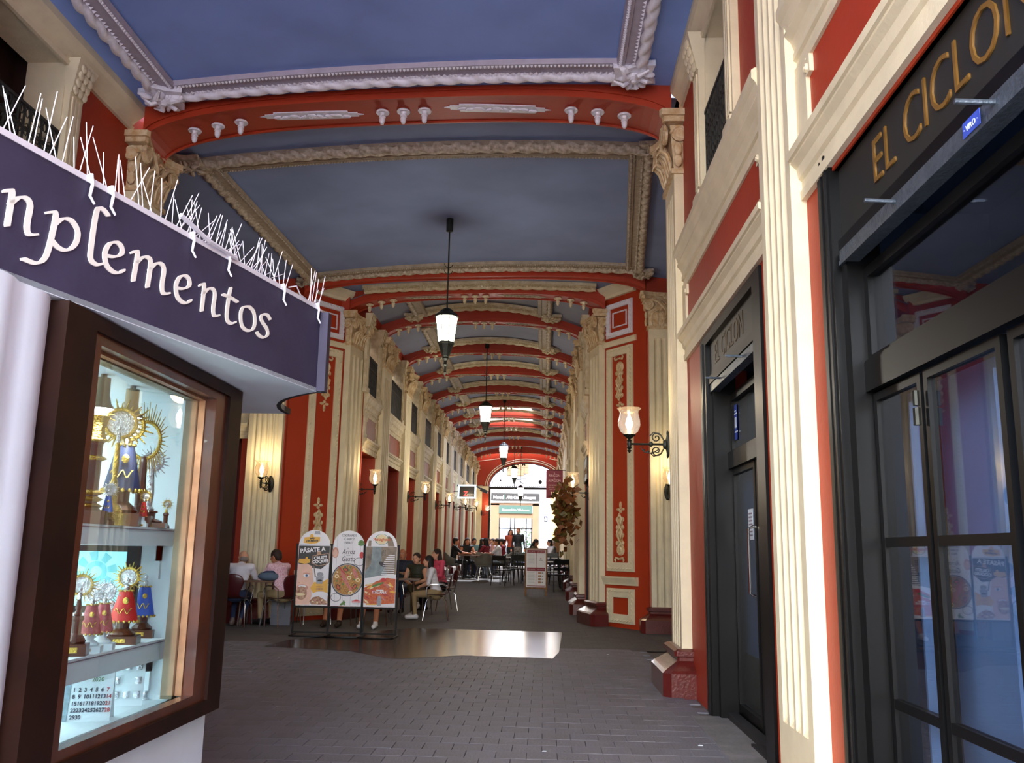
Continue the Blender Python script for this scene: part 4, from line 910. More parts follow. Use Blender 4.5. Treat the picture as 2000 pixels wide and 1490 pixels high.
def figurine(nm, label, loc, h, cape, halo='gold', ped='woodred', rz=.3, pedh=.33, s=None, box=True, group=None, white=False, body=None):
    t = thing(nm, label, 'figurine' if cape else 'trophy', loc, rz, group); s = s or h*.3
    p = MB(); pedestal_mb(p, s, h*pedh, box); p.obj('pedestal', ped, t, smooth=False)
    if box: MB().box(-.18*s, .18*s, -.41*s-.001, -.4*s, h*pedh*.08, h*pedh*.22).obj('name_plate', 'gold' if not white else 'taupe', t)
    z0 = h*pedh; z1 = h*.64
    if cape:
        c = MB(); c.lathe([(.44*s, z0*.82), (.4*s, z0), (.3*s, z0+(z1-z0)*.5), (.2*s, z1), (.001, z1+.003)], 18, sy=.7); co = c.obj('cape', cape, t, smooth=True)
        f = MB()
        for i in range(18): a = 2*PI*i/18; f.ball((.45*s*math.cos(a), .45*s*.7*math.sin(a), z0*.82), .05*s, .05*s, .055*s, 6, 4)
        for i in range(12): a = 2*PI*i/12; f.ball((.21*s*math.cos(a), .21*s*.7*math.sin(a), z1), .045*s, .04*s, .04*s, 6, 4)
        f.obj('fringe', 'gold', co, smooth=True)
        e = MB(); rr_ = random.Random(int(h*1000))
        pts = [(-.25*s+.5*s*k/16, -.27*s-.0*s, z0+(z1-z0)*(.22+.1*math.sin(k*.9))) for k in range(17)]
        e.tube([(x, -.7*(.42*s-.24*s*(z-z0)/(z1-z0))*math.sqrt(max(.05, 1-(x/(.46*s))**2))-.004, z) for x, y, z in pts], .012*s+.001, 5)
        e.ball((.06*s, -.25*s, z0+(z1-z0)*.62), .09*s, .03*s, .11*s, 8, 6); e.obj('embroidery', 'gold', co, smooth=True)
    else:
        c = MB(); c.lathe([(.14*s, z0), (.16*s, z0+.02*h), (.09*s, z0+.06*h), (.12*s, z0+(z1-z0)*.5), (.08*s, z1), (.001, z1)], 12); c.obj('stem', body or halo, t, smooth=True)
    g = MB(); g.lathe([(.08*s, z1), (.1*s, z1+.05*h), (.05*s, z1+.08*h), (.001, z1+.08*h)], 10); g.ball((0, 0, h*.76), .075*s, .07*s, .1*s, 8, 6); g.obj('figure', 'silverm', t, smooth=True)
    d = MB(); ray_disc(d, (0, .02, h*.8), h*.115, h*.2, 24); ho = d.obj('ray_halo', halo, t, smooth=True)
    d = MB(); d.lathe([(h*.1, 0), (.001, .004)], 16, (0, .022, h*.8), R=Matrix.Rotation(PI/2, 3, 'X')); d.obj('halo_disc', 'silverm', ho)
    return t
def onshelf(px, X, z): p = atX(px, 1030, X); return (p.x, p.y, z)
figurine('saint_figurine', 'large gilt figurine in navy cape with red and gold crest, golden rays behind', onshelf(230, -1.74, 1.37), .52, 'caneblue', pedh=.34, s=.17)
au = thing('golden_aureole', 'big fan of thin golden rays standing behind the navy caped figurine', 'ornament', onshelf(268, -1.72, 1.37), .3)
d = MB()
for i in range(46):
    a = 2*PI*i/46; R2 = .15*(1 if i % 2 else .86); d.tube([(.06*math.cos(a), 0, .37+.08*math.sin(a)), (R2*.62*math.cos(a), 0, .37+R2*1.12*math.sin(a))], [.004, .0015], 4)
d.tube([(.06*math.cos(2*PI*i/20), 0, .37+.08*math.sin(2*PI*i/20)) for i in range(21)], .008, 6); d.obj('ray_fan', 'gold', au)
p = MB(); pedestal_mb(p, .11, .16); p.lathe([(.02, .16), (.012, .3), (.001, .3)], 8); p.obj('pedestal', 'woodred', au, smooth=True)
figurine('monstrance', 'white and gold sunburst monstrance on a gilt column, left under the spotlight', onshelf(214, -1.68, 1.37), .50, None, ped='gold', s=.1, pedh=.3, body='gold')
figurine('silver_statuette', 'tall slim silver statuette right of the navy caped figurine', onshelf(286, -1.71, 1.37), .36, None, halo='silverm', s=.16, pedh=.2, body='silverm')
t = thing('gilt_column', 'tall polished wooden column with gilt rings at the left edge of the top shelf', 'ornament', onshelf(168, -1.72, 1.37), .3)
p = MB(); p.box(-.07, .07, -.06, .06, 0, .05); p.lathe([(.045, .05), (.03, .08), (.03, .3), (.04, .32)], 14); p.obj('column', 'woodred', t, smooth=False)
p = MB(); 
for z in (.06, .085, .11, .24, .31): p.lathe([(.034, z), (.05, z+.008), (.034, z+.018)], 14)
p.lathe([(.04, .32), (.03, .36), (.045, .41), (.001, .44)], 12); ray_disc(p, (0, 0, .42), .035, .07, 18); p.obj('gilt_rings', 'gold', t, smooth=True)
figurine('sun_trophy', 'small wooden pillar trophy with silver sunburst, right end of the top shelf', onshelf(322, -1.67, 1.37), .135, None, ped='woodred', s=.05, pedh=.5, box=False)
figurine('tiny_figurine', 'tiny blue caped silver figurine at the front of the top shelf', onshelf(206, -1.665, 1.37), .17, 'caperoyal', halo='silverm', s=.05, rz=.2)
figurine('tiny_figurine', 'tiny dark red caped figurine at the front of the top shelf', onshelf(277, -1.665, 1.37), .16, 'capered', s=.04, ped='white', rz=.2)
def sh2(px, py, X): p = atX(px, py, X); return (p.x, p.y, .9)
figurine('caped_figurine', 'figurine in a bright red cape with gold fringe and silver sunburst on the middle shelf', sh2(239, 1235, -1.72), .33, 'capered', rz=.25, s=.13)
figurine('caped_figurine', 'figurine in a royal blue cape behind the bright red one on the middle shelf', sh2(277, 1225, -1.76), .34, 'caperoyal', rz=.2, s=.11)
for px, lab in ((176, 'crimson caped figurine with silver halo, left of a matching pair on white plinths'), (200, 'crimson caped figurine with silver halo, right of a matching pair on white plinths')):
    figurine('caped_figurine', lab, sh2(px, 1225, -1.70), .27, 'capecrimson', halo='silverm', ped='white', s=.095, group='crimson caped figurines', white=True, pedh=.3)
figurine('brown_trophy', 'brown wooden trophy with tarnished sunburst at the left end of the middle shelf', sh2(148, 1240, -1.70), .31, None, ped='woodred', s=.09, pedh=.45, body='woodred')
p = MB(); p.box(-.045, .045, -.04, .04, 0, .055); t = thing('white_plinth', 'small empty white plinth with a brass plate at the right of the middle shelf', 'plinth', sh2(293, 1215, -1.80), .25); p.obj('block', 'white', t); MB().box(-.02, .02, -.0415, -.04, .018, .038).obj('name_plate', 'gold', t)
t = thing('filigree_cone', 'pierced silver filigree cone between the crimson and bright red figurines', 'ornament', sh2(214, 1225, -1.78), 0); p = MB()
for i in range(10): a = 2*PI*i/10; p.tube([(.035*math.cos(a), .035*math.sin(a), 0), (.01*math.cos(a+.8), .01*math.sin(a+.8), .15)], .003, 4); p.tube([(.035*math.cos(a), .035*math.sin(a), 0), (.01*math.cos(a-.8), .01*math.sin(a-.8), .15)], .003, 4)
p.ball((0, 0, .16), .012); p.obj('lattice', 'silverm', t)
t = thing('candle_cup', 'tall white beaker with beaded rim behind the royal blue figurine', 'beaker', sh2(282, 1215, -1.88), 0); p = MB(); p.lathe([(.03, 0), (.032, .02), (.03, .19), (.036, .2), (.036, .215), (.03, .215)], 14); p.obj('cup', 'white', t, smooth=True)
# monitor on the shelf behind
q0 = atX(188, 1135, -1.90); t = thing('monitor', 'black framed screen with a teal sunburst picture behind the crimson figurines', 'monitor', (q0.x, q0.y, .9), .12)
hz = q0.z-.9
MB().box(-.15, .17, -.01, .02, hz-.13, hz+.15).obj('bezel', 'black', t); s_ = MB().box(-.14, .12, -.014, -.01, hz-.10, hz+.125).obj('screen', 'teal', t)
p = MB(); cxs, czs = 0.0, hz+.04; ex = .035
p.lathe([(.045, 0), (.024, 0)], 18, (cxs, -.016, czs), R=Matrix.Rotation(PI/2, 3, 'X'))
for i in range(8):
    a = 2*PI*i/8+.2; ca, sa = math.cos(a), math.sin(a); p.add([(cxs+.048*ca-.012*sa, -.016, czs+.048*sa+.012*ca), (cxs+.048*ca+.012*sa, -.016, czs+.048*sa-.012*ca), (cxs+.085*ca+.018*sa, -.016, czs+.085*sa-.018*ca), (cxs+.085*ca-.018*sa, -.016, czs+.085*sa+.018*ca)], [(0, 1, 2, 3)])
p.obj('sunburst_picture', 'tealdark', s_); MB().tube([(0, 0, hz-.13), (0, 0, .01)], .015, 8).lathe([(.08, 0), (.07, .012), (.001, .014)], 12).obj('stand', 'black', t)
# spotlights
for px, lab in ((203, 'brushed metal cylinder spotlight at the top left of the display case'), (262, 'brushed metal cylinder spotlight above the navy caped figurine')):
    q0 = atX(px, 740, -1.70); t = thing('spotlight', lab, 'spotlight', (q0.x, q0.y, 1.94), 0)
    p = MB(); p.tube([(0, 0, 0), (0, 0, -.03)], .012, 8); p.lathe([(.001, -.012), (.026, -.014), (.027, -.08), (.036, -.115), (.05, -.135)], 18); p.obj('housing', 'grayjamb', t, smooth=True)
    p = MB(); p.lathe([(.047, -.132), (.03, -.145), (.001, -.15)], 16); p.obj('lamp', 'bulbwhite', t)
    l = bpy.data.lights.new('spot', 'SPOT'); l.energy = 8; l.spot_size = 1.9; l.spot_blend = .8; l.shadow_soft_size = .03; l.color = (1, .93, .8)
    lo = bpy.data.objects.new('spot_lamp', l); C.objects.link(lo); lo.parent = t; lo.location = (0, 0, -.17)
for z, e in ((1.80, 3.0), (1.27, 4.0), (.79, 4.0)):  # added area lights that fill the display case
    l = bpy.data.lights.new('led', 'AREA'); l.shape = 'RECTANGLE'; l.size = .05; l.size_y = 1.0; l.energy = e; l.color = (.93, 1, .98)
    lo = bpy.data.objects.new('led_light', l); C.objects.link(lo); lo.location = (-2.1 if z < 1.5 else -2.2, 3.4, z)
# calendar, catalogue, tray on the case floor (top z .64)
q0 = atX(158, 1375, -1.74)
t = thing('desk_calendar', 'spiral bound desk calendar open at a month of 2020, on the case floor', 'calendar', (q0.x, q0.y, .64), .30)
p = MB(); p.hexa([(-.105, 0, 0), (.105, 0, 0), (.105, .004, 0), (-.105, .004, 0)], [(-.105, .045, .185), (.105, .045, .185), (.105, .049, .185), (-.105, .049, .185)])
p.hexa([(-.105, .1, 0), (.105, .1, 0), (.105, .104, 0), (-.105, .104, 0)], [(-.105, .045, .185), (.105, .045, .185), (.105, .05, .185), (-.105, .05, .185)]); p.obj('page', 'white', t)
U_, W_ = V((1, 0, 0)), V((0, .045, .185)).normalized(); O_ = V((-.105, -.0015, 0))
def cal(x, z): return O_+U_*x+W_*z
MB().prism([(.002, .002), (.06, .002), (.06, .175), (.002, .175)], O_, U_, W_, (0, -1, 0), .001).obj('photo', 'photo', t)
text('year', '2020', .022, 'leafgreen', cal(.13, .145), U_, W_, t, .0005); text('month', 'Junio', .016, 'ink', cal(.105, .163), U_, W_, t, .0005)
days = ['']*0+list(range(1, 31)); 
for i, dn in enumerate(days):
    c_, r_ = i % 7, i//7; text('day_number', str(dn), .02, 'gridred' if c_ == 6 else 'ink', cal(.068+c_*.0198, .108-r_*.0245), U_, W_, t, .0005, bold=.0006)
p = MB()
for i in range(22): x = -.1+.2*i/21; p.tube([(x+.0*math.cos(a), .047+.008*math.cos(a), .187+.008*math.sin(a)) for a in [k*PI/4 for k in range(9)]], .0014, 4)
p.obj('spiral_binding', 'ink', t)
q0 = atX(236, 1355, -1.75)
t = thing('catalogue', 'white catalogue page showing rows of silver cups, propped beside the calendar', 'catalogue', (q0.x, q0.y, .64), .35)
p = MB(); p.hexa([(-.085, 0, 0), (.085, 0, 0), (.085, .004, 0), (-.085, .004, 0)], [(-.085, .06, .21), (.085, .06, .21), (.085, .064, .21), (-.085, .064, .21)]); p.obj('page', 'white', t)
p = MB()
for r_ in range(3):
    for c_ in range(4):
        if (r_, c_) == (1, 2): continue
        p.lathe([(.011, 0), (.013, .004), (.012, .022), (.015, .028), (.001, .028)], 8, (-.062+.041*c_, -.004+.06/.21*(.03+r_*.055)-.004, .03+r_*.055), sy=.35)
p.obj('pictured_cups', 'silverm', t, smooth=True); MB().box(-.02, .05, .049, .052, .18, .2).obj('heading_patch', 'taupe', t)
q0 = atX(283, 1370, -1.76)
t = thing('jewellery_tray', 'slanted navy tray of silver rings beside the catalogue', 'tray', (q0.x, q0.y, .64), .3)
p = MB(); p.hexa([(-.07, 0, 0), (.09, 0, 0), (.09, .01, 0), (-.07, .01, 0)], [(-.07, .09, .19), (-.03, .09, .19), (-.03, .1, .19), (-.07, .1, .19)]); p.obj('tray', 'navy', t)
p = MB()
for x, z in ((-.03, .04), (.01, .035), (.05, .03), (-.04, .09), (0, .08), (-.045, .13)): p.tube([(x+.013*math.cos(a), .09*z/.19-.006, z+.010*math.sin(a)) for a in [k*PI/5 for k in range(11)]], .003, 5)
p.obj('rings', 'silverm', t, smooth=True)
t = thing('cup_statuette', 'little silver statuette in front of the navy jewellery tray', 'figurine', (q0.x+.04, q0.y-.1, .64), 0); p = MB(); p.lathe([(.02, 0), (.02, .006), (.007, .015), (.012, .05), (.006, .07), (.011, .085), (.001, .1)], 10); p.obj('figure', 'silverm', t, smooth=True)
# ================================================================== HANGING LANTERNS
def make_lantern(loc, drop, label):
    t = thing('hanging_lantern', label, 'lantern', loc, PI/8, 'hanging lanterns down the passage')
    p = MB(); p.lathe([(.001, 0), (.055, 0), (.055, -.2), (.03, -.21), (.001, -.21)], 14); p.obj('ceiling_canopy', 'iron', t)
    p = MB(); p.tube([(0, 0, -.2), (0, 0, -drop)], .012, 8)
    for z in (-drop*.55, -drop*.62):
        for s in (-1, 1): p.tube([(0, 0, z), (s*.05, 0, z+.03), (s*.07, 0, z+.07)], .006, 5)
    p.obj('rod', 'iron', t)
    z = -drop
    p = MB(); p.lathe([(.001, z+.03), (.03, z+.02), (.08, z-.01), (.13, z-.06), (.185, z-.1), (.195, z-.13), (.18, z-.135)], 8)
    p.obj('hood', 'iron', t)
    p = MB(); p.lathe([(.168, z-.135), (.12, z-.53), (.001, z-.53)], 8); p.obj('glass_body', 'lampglow', t)
    p = MB()
    for i in range(8):
        a = 2*PI*i/8; p.tube([(.172*math.cos(a), .172*math.sin(a), z-.13), (.124*math.cos(a), .124*math.sin(a), z-.54)], .0075, 5)
    p.lathe([(.13, z-.52), (.135, z-.54), (.12, z-.56), (.06, z-.74), (.045, z-.76)], 8)
    p.lathe([(.045, z-.75), (.05, z-.78), (.025, z-.81), (.022, z-.85), (.038, z-.87), (.018, z-.9), (.016, z-.97), (.024, z-.99), (.01, z-1.03), (.001, z-1.08)], 10); p.obj('cage', 'iron', t)
    l = bpy.data.lights.new('bulb', 'POINT'); l.energy = 44; l.color = (1, .93, .82); l.shadow_soft_size = .2
    for dz in (-.05, ):
        lo = bpy.data.objects.new('bulb_light', l); C.objects.link(lo); lo.parent = t; lo.location = (0, 0, z-1.2)
    return t
LANT = [((879, 428), 'cross', 12.6, (877, 604), 'nearest hanging lantern, in the crossing before the passage'), ((952, 665), 'cor', 21.4, (949, 785), 'second hanging lantern from the front'),
        ((986, 775), 'cor', 29.5, (984, 865), 'third hanging lantern from the front'), ((1006, 843), 'cor', 37.5, (1003, 910), 'fourth hanging lantern, in front of the fanlight'), ((1018, 885), 'cor', 45.5, (1015, 948), 'farthest hanging lantern, over the hotel sign')]
for (c, zone, Y, b, lab) in LANT:
    x = -1.45 if zone == 'cross' else -1.40; zt = vz(zone, x); p = atZ(c[0], c[1], zt); p = atY(c[0], c[1], min(p.y, 45.3)); Y = p.y; q = atY(b[0], b[1], Y)
    make_lantern((p.x, p.y, zt), zt-q.z, lab)
# ================================================================== WALL LAMPS
def make_sconce(loc, rz, label, L=.42, lit=True):
    t = thing('wall_lamp', label, 'wall lamp', loc, rz, 'wall lamps with glass tulip shades')
    p = MB()
    p.lathe([(.075, 0), (.07, .015), (.03, .03), (.02, .06)], 12, sx=1, R=Matrix(((0, 0, 1), (0, .8, 0), (1.9, 0, 0))))
    for k in range(5): p.ball((.012, .0, -.12+.06*k), .012, .06-.012*abs(k-2), .03, 8, 5)
    p.obj('backplate', 'iron', t, smooth=True)
    p = MB(); p.tube([(.02, 0, 0), (L+.02, 0, 0)], .0115, 8); p.ball((L*.45, 0, 0), .024, .024, .03); p.lathe([(.02, -.03), (.026, 0), (.02, .03)], 10, (L, 0, 0))
    for s in (1, -1):
        p.tube(spiral((.13, 0, s*.07), (1, 0, 0), (0, 0, s), .06, 1.5, 18, s=-1), .007, 5)
        p.tube([(.04, 0, s*.02), (.08, 0, s*.1), (.16, 0, s*.13), (.2, 0, s*.09)], .007, 5)
    p.tube([(.1, 0, -.05), (.18, 0, -.1), (.26, 0, -.085), (.3, 0, -.04), (.27, 0, -.03)], .006, 5)
    for k in range(3): p.ball((.17+.05*k, 0, -.09+.012*k), .018, .008, .012, 6, 4)
    p.lathe([(.001, -.1), (.01, -.09), (.024, -.07), (.01, -.06), (.028, -.04), (.012, -.02), (.014, .02), (.03, .035), (.012, .05), (.055, .085), (.07, .1), (.001, .1)], 12, (L, 0, 0))
    p.obj('bracket_arm', 'iron', t, smooth=True)
    p = MB(); p.lathe([(.05, .1), (.095, .135), (.12, .2), (.118, .26), (.1, .33), (.105, .36), (.13, .385), (.128, .388), (.1, .362), (.096, .33), (.114, .26), (.116, .2), (.09, .139), (.05, .105)], 20, (L, 0, 0)); p.obj('glass_shade', 'sconceglass', t, smooth=True)
    p = MB(); p.lathe([(.012, .1), (.014, .15), (.034, .19), (.038, .22), (.026, .27), (.008, .31), (.001, .32)], 12, (L, 0, 0)); p.obj('bulb', 'warmglow' if lit else 'bulbwhite', t, smooth=True)
    l = bpy.data.lights.new('bulb', 'POINT'); l.energy = 7; l.color = (1, .78, .48); l.shadow_soft_size = .12
    lo = bpy.data.objects.new('bulb_light', l); C.objects.link(lo); lo.parent = t; lo.location = (L, 0, .5)
    return t
q0 = atX(1306, 868, 1.32); make_sconce((1.32, q0.y, q0.z), PI, 'large clear wall lamp on the nearest right pilaster', .42, False)
q0 = atY(1300, 960, 15.5); make_sconce((q0.x+.03, 15.48, q0.z), -PI/2, 'lit wall lamp on the fluted pilaster behind the nearest right wall edge', .3)
q0 = atY(528, 945, 15.75); make_sconce((q0.x, 15.78, q0.z), -PI/2-.3, 'lit wall lamp on the cream fluted pilaster above the seated men', .3)
for px, py, X, rz, lab in ((687, 955, -3.85, 0, 'first lit wall lamp on the left passage wall'), (796, 970, -3.57, 0, 'unlit looking smoky glass wall lamp, second on the left passage wall'), (850, 986, -3.57, 0, 'third wall lamp on the left passage wall'), (886, 990, -3.57, 0, 'fourth wall lamp on the left, under the hanging screen'), (911, 993, -3.57, 0, 'fifth wall lamp on the left, behind the hanging screen'),
                           (1165, 963, 1.0, PI, 'wall lamp on the first right-hand passage pilaster'), (1118, 990, .74, PI, 'wall lamp beside the dry leaf garland'), (1102, 993, .74, PI, 'small bright wall lamp just past the leaf garland')):
    q0 = atX(px, py, X); make_sconce((X, q0.y, q0.z), rz, lab, .46)
q0 = atY(930, 1002, 46.9); make_sconce((-3.3, 46.85, q0.z), -PI/2+.9, 'wall lamp on the cream pier of the end wall', .4)
# ================================================================== STANDING SIGNS
mat('postwhite', 'f2efec', .35, var=0); mat('pskin', 'f0c3a8', .4, var=.05, scale=8); mat('pskin2', 'd99a80', .4, var=.1, scale=20); mat('pyellow', 'f0b640', .4, var=0); mat('pblack', '2b2622', .4, var=0)
mat('pgrey', 'a8a8aa', .4, var=.15, scale=8); mat('pbrown', '8a4a32', .4, var=.3, scale=30, col2='d8b08a'); mat('price', 'd9a648', .4, var=.35, scale=70, col2='8c4a20'); mat('pred', 'c4453a', .4, var=.15, scale=40); mat('ppink', 'd88070', .4, var=.2, scale=50)
mat('pgreen', '5f8a3c', .4, var=.2, scale=40); mat('porange', 'e07a3c', .4, var=.3, scale=40, col2='c04020'); mat('pwater', '8d9a98', .4, var=.2, scale=10); mat('pstone', 'a08a70', .4, var=.3, scale=14, col2='6a5a4a'); mat('pblue', '5a7fae', .4, var=0); mat('pcream', 'f0dca8', .4, var=0); mat('ptomato', 'd03030', .4, var=0)
SW = .53
def stand(x, y, rz, label):
    t = thing('standing_sign', label, 'sign', (x, y, 0), rz, 'arched food posters on black floor stands')
    p = MB()
    for s in (-1, 1): p.box(s*SW/2-.012, s*SW/2+.012, -.012, .012, .03, 1.36)
    for z in (.05, .42, 1.345): p.box(-SW/2, SW/2, -.01, .01, z-.012, z+.012)
    for s in (-1, 1): p.tube([(s*SW/2, -.2, .012), (s*SW/2, .2, .012)], .012, 6)
    p.obj('stand_frame', 'black', t)
    p = MB(); p.tube([(SW/2*math.cos(a), -.2-.06*math.sin(a), .014) for a in [PI*k/12 for k in range(13)]], .012, 6); p.obj('base_hoop', 'black', t)
    W2 = SW/2-.025; a = [(-W2, .44), (W2, .44), (W2, 1.33)]+[(W2*math.cos(PI*k/16), 1.33+.235*math.sin(PI*k/16)) for k in range(17)]+[(-W2, 1.33)]
    p = MB().prism(a, (0, -.006, 0), (1, 0, 0), (0, 0, 1), (0, -1, 0), .012); pn = p.obj('poster', 'postwhite', t)
    return t, pn
_lay = [0]
def flat(pn, nm, m, poly, lay=None):
    _lay[0] += 1; l = .0185+.00012*(_lay[0] % 160)
    return MB().prism(poly, (0, -l+.0005, 0), (1, 0, 0), (0, 0, 1), (0, -1, 0), .0005).obj(nm, m, pn)
def ell(cx_, cz_, rx_, rz2, n=20, a0=0, a1=2*PI, rot=0):
    out = []
    for k in range(n if abs(a1-a0-2*PI) < 1e-6 else n+1):
        a = a0+(a1-a0)*k/n; x, z = rx_*math.cos(a), rz2*math.sin(a); out.append((cx_+x*math.cos(rot)-z*math.sin(rot), cz_+x*math.sin(rot)+z*math.cos(rot)))
    return out
def ptext(pn, s, size, m, x, z, ang=0, al='CENTER', bold=0, shear=0, xs=1):
    _lay[0] += 1; l = .019+.00012*(_lay[0] % 160)
    return text('lettering', s, size, m, (x, -l-.001, z), (math.cos(ang), 0, math.sin(ang)), (-math.sin(ang), 0, math.cos(ang)), pn, .0004, al, bold, shear, 1, xs)
YS = 13.75
def sx_(px): return atY(px, 1150, YS).x
# 1: filled bread rolls
_lay[0] = 0
t, pn = stand(sx_(610), YS, .03, 'left standing sign with a biting face, PÁSATE A on black and yellow rolls')
flat(pn, 'print', 'pblack', [(-.235, 1.06), (-.05, 1.0), (.12, .98), (.235, 1.08), (.235, 1.325), (-.235, 1.325)])
flat(pn, 'print', 'pskin', [(-.24, .45), (-.03, .45), (.0, .6), (-.02, .72), (.02, .78), (.0, .9), (-.02, 1.02), (-.1, 1.06), (-.235, 1.04)])
flat(pn, 'print', 'pskin2', ell(-.15, .70, .085, .05)); flat(pn, 'print', 'postwhite', ell(-.15, .72, .06, .018)); flat(pn, 'print', 'pbrown', ell(-.16, .62, .085, .1)); flat(pn, 'print', 'pcream', ell(-.17, .60, .07, .02)); flat(pn, 'print', 'pbrown', ell(-.17, .56, .08, .02))
flat(pn, 'print', 'postwhite', ell(-.1, .88, .045, .022)); flat(pn, 'print', 'pblue', ell(-.095, .88, .02, .02)); flat(pn, 'print', 'pblack', ell(-.095, .88, .009, .01)); flat(pn, 'print', 'pskin2', ell(-.1, .915, .055, .008)); flat(pn, 'print', 'pskin2', ell(-.2, .77, .015, .008))
flat(pn, 'print', 'pyellow', [(-.03, .7), (.03, .79), (.12, .77), (.235, .84), (.235, .62), (.02, .62)])
flat(pn, 'print', 'pgrey', [(.06, .76), (.15, .76), (.17, .87), (.05, .87)]); flat(pn, 'print', 'pgrey', ell(.11, .9, .05, .035)); flat(pn, 'print', 'pstone', [(-.0, 1.03), (.015, 1.03), (.05, .86), (.03, .86)]); flat(pn, 'print', 'pblack', ell(.11, .81, .035, .014))
for k in range(5): flat(pn, 'print', 'pbrown', [(.06, .745-.022*k), (.17, .745-.022*k), (.17, .738-.022*k), (.06, .738-.022*k)])
flat(pn, 'print', 'postwhite', ell(.13, .6, .12, .05)); flat(pn, 'print', 'pbrown', [(-.03, .5), (.02, .56), (.1, .58), (.18, .54), (.235, .5), (.235, .455), (.0, .455)])
for k in range(7): flat(pn, 'print', 'pskin2' if k % 2 else 'pcream', ell(.02+.035*k, .5+.02*math.sin(k*2), .02, .012, 8, rot=k))
ptext(pn, 'PÁSATE A', .088, 'postwhite', -.02, 1.235, .1, bold=.003); flat(pn, 'print', 'pyellow', [(-.235, 1.07), (-.22, 1.13), (-.13, 1.13), (-.12, 1.16), (-.09, 1.16), (-.09, 1.13), (-.05, 1.12), (-.06, 1.07), (-.14, 1.055)])
flat(pn, 'print', 'pbrown', [(-.03, 1.06), (-.02, 1.18), (.04, 1.19), (.05, 1.24), (.1, 1.25), (.11, 1.2), (.225, 1.22), (.24, 1.12), (.2, 1.05), (.08, 1.02)]); flat(pn, 'print', 'pblack', [(-.02, 1.067), (-.01, 1.17), (.05, 1.18), (.1, 1.19), (.215, 1.21), (.23, 1.12), (.19, 1.057), (.08, 1.03)])
ptext(pn, 'CRUSTI', .06, 'postwhite', .105, 1.13, .1, bold=.003); ptext(pn, 'COQUES', .06, 'postwhite', .105, 1.075, .1, bold=.003)
flat(pn, 'print', 'pyellow', [(-.17, 1.37), (-.16, 1.45), (-.08, 1.46), (-.07, 1.5), (-.03, 1.5), (-.02, 1.46), (.08, 1.46), (.08, 1.4), (.04, 1.37), (-.05, 1.355)])
ptext(pn, 'MÁS', .035, 'pblack', -.04, 1.425, .05, bold=.002); ptext(pn, '¡CRUJIENTE!', .034, 'pblack', -.04, 1.388, .05, bold=.002); flat(pn, 'print', 'pblue', [(-.23, 1.335), (.23, 1.335), (.23, 1.34), (-.23, 1.34)]); flat(pn, 'print', 'pgrey', [(-.01, 1.5), (.08, 1.5), (.07, 1.55), (0, 1.55)])
# 2: paella
_lay[0] = 0
t, pn = stand(sx_(678.5), YS-.03, 0, 'middle standing sign with a round paella pan and Arroz con Gusto lettering')
for k in range(4): flat(pn, 'print', 'pgrey', [(-.18+.12*k, .45), (-.177+.12*k, .45), (-.177+.12*k, 1.5), (-.18+.12*k, 1.5)])
flat(pn, 'print', 'pblack', ell(.0, .83, .245, .245, 32)); flat(pn, 'print', 'pgrey', ell(.0, .83, .232, .232, 32)); flat(pn, 'print', 'price', ell(.0, .83, .222, .222, 32))
rr = random.Random(4)
for k in range(26):
    a = rr.uniform(0, 2*PI); d_ = .2*math.sqrt(rr.random()); flat(pn, 'print', rr.choice(('pcream', 'pyellow', 'pgreen', 'pred')), ell(d_*math.cos(a), .83+d_*math.sin(a), .02, .011, 7, rot=a))
for (x, z, l_, w2, a, m_) in ((-.03, .83, .15, .028, -1.05, 'ppink'), (.12, .92, .09, .03, -1.2, 'ppink'), (-.08, .96, .09, .012, -.8, 'pred'), (.05, .7, .06, .02, -1.1, 'ppink')): flat(pn, 'print', m_, ell(x, z, l_, w2, 12, rot=a))
for (x, z) in ((-.03, .98), (-.13, .72), (.12, .73)): flat(pn, 'print', 'pblack', ell(x, z, .045, .028, 12, rot=x*9)); flat(pn, 'print', 'porange', ell(x, z-.003, .034, .018, 12, rot=x*9))
for (x, z) in ((-.16, .88), (.03, .86), (.16, .83), (.06, .64)): flat(pn, 'print', 'pcream', ell(x, z, .034, .03, 12)); flat(pn, 'print', 'price', ell(x, z, .018, .015, 10))
for cx_, cz_ in ((.17, 1.1), (-.16, .57)):
    p = MB(); p.tube([(cx_+.075*math.cos(a), -.018, cz_+.06*math.sin(a)) for a in [PI*k/8 for k in range(17)]], .0045, 4); p.obj('print', 'pblack', pn)
flat(pn, 'print', 'pskin2', ell(-.2, 1.23, .05, .08, 14)); flat(pn, 'print', 'pskin', ell(-.2, 1.22, .035, .06, 14)); flat(pn, 'print', 'ptomato', ell(.205, 1.2, .032, .05, 14)); flat(pn, 'print', 'pgreen', ell(.19, 1.38, .05, .045, 9)); flat(pn, 'print', 'pgreen', ell(.17, 1.36, .03, .02, 9)); flat(pn, 'print', 'pgreen', ell(-.05, .48, .05, .018, 8, rot=.5)); flat(pn, 'print', 'pgreen', ell(-.03, .49, .018, .04, 8, rot=.2))
ptext(pn, 'COCINAMOS', .05, 'pblack', 0, 1.475, xs=.75); ptext(pn, 'EL ARROZ', .05, 'pblack', 0, 1.42, xs=.75); ptext(pn, 'PARA TI', .05, 'pblack', 0, 1.365, xs=.75)
ptext(pn, 'EL', .03, 'pblack', 0, 1.285); ptext(pn, 'Arroz', .1, 'pblack', 0, 1.215, shear=.3, xs=.8); ptext(pn, 'CON', .025, 'pblack', 0, 1.185); ptext(pn, 'Gusto', .105, 'pblack', 0, 1.105, shear=.3, xs=.8)
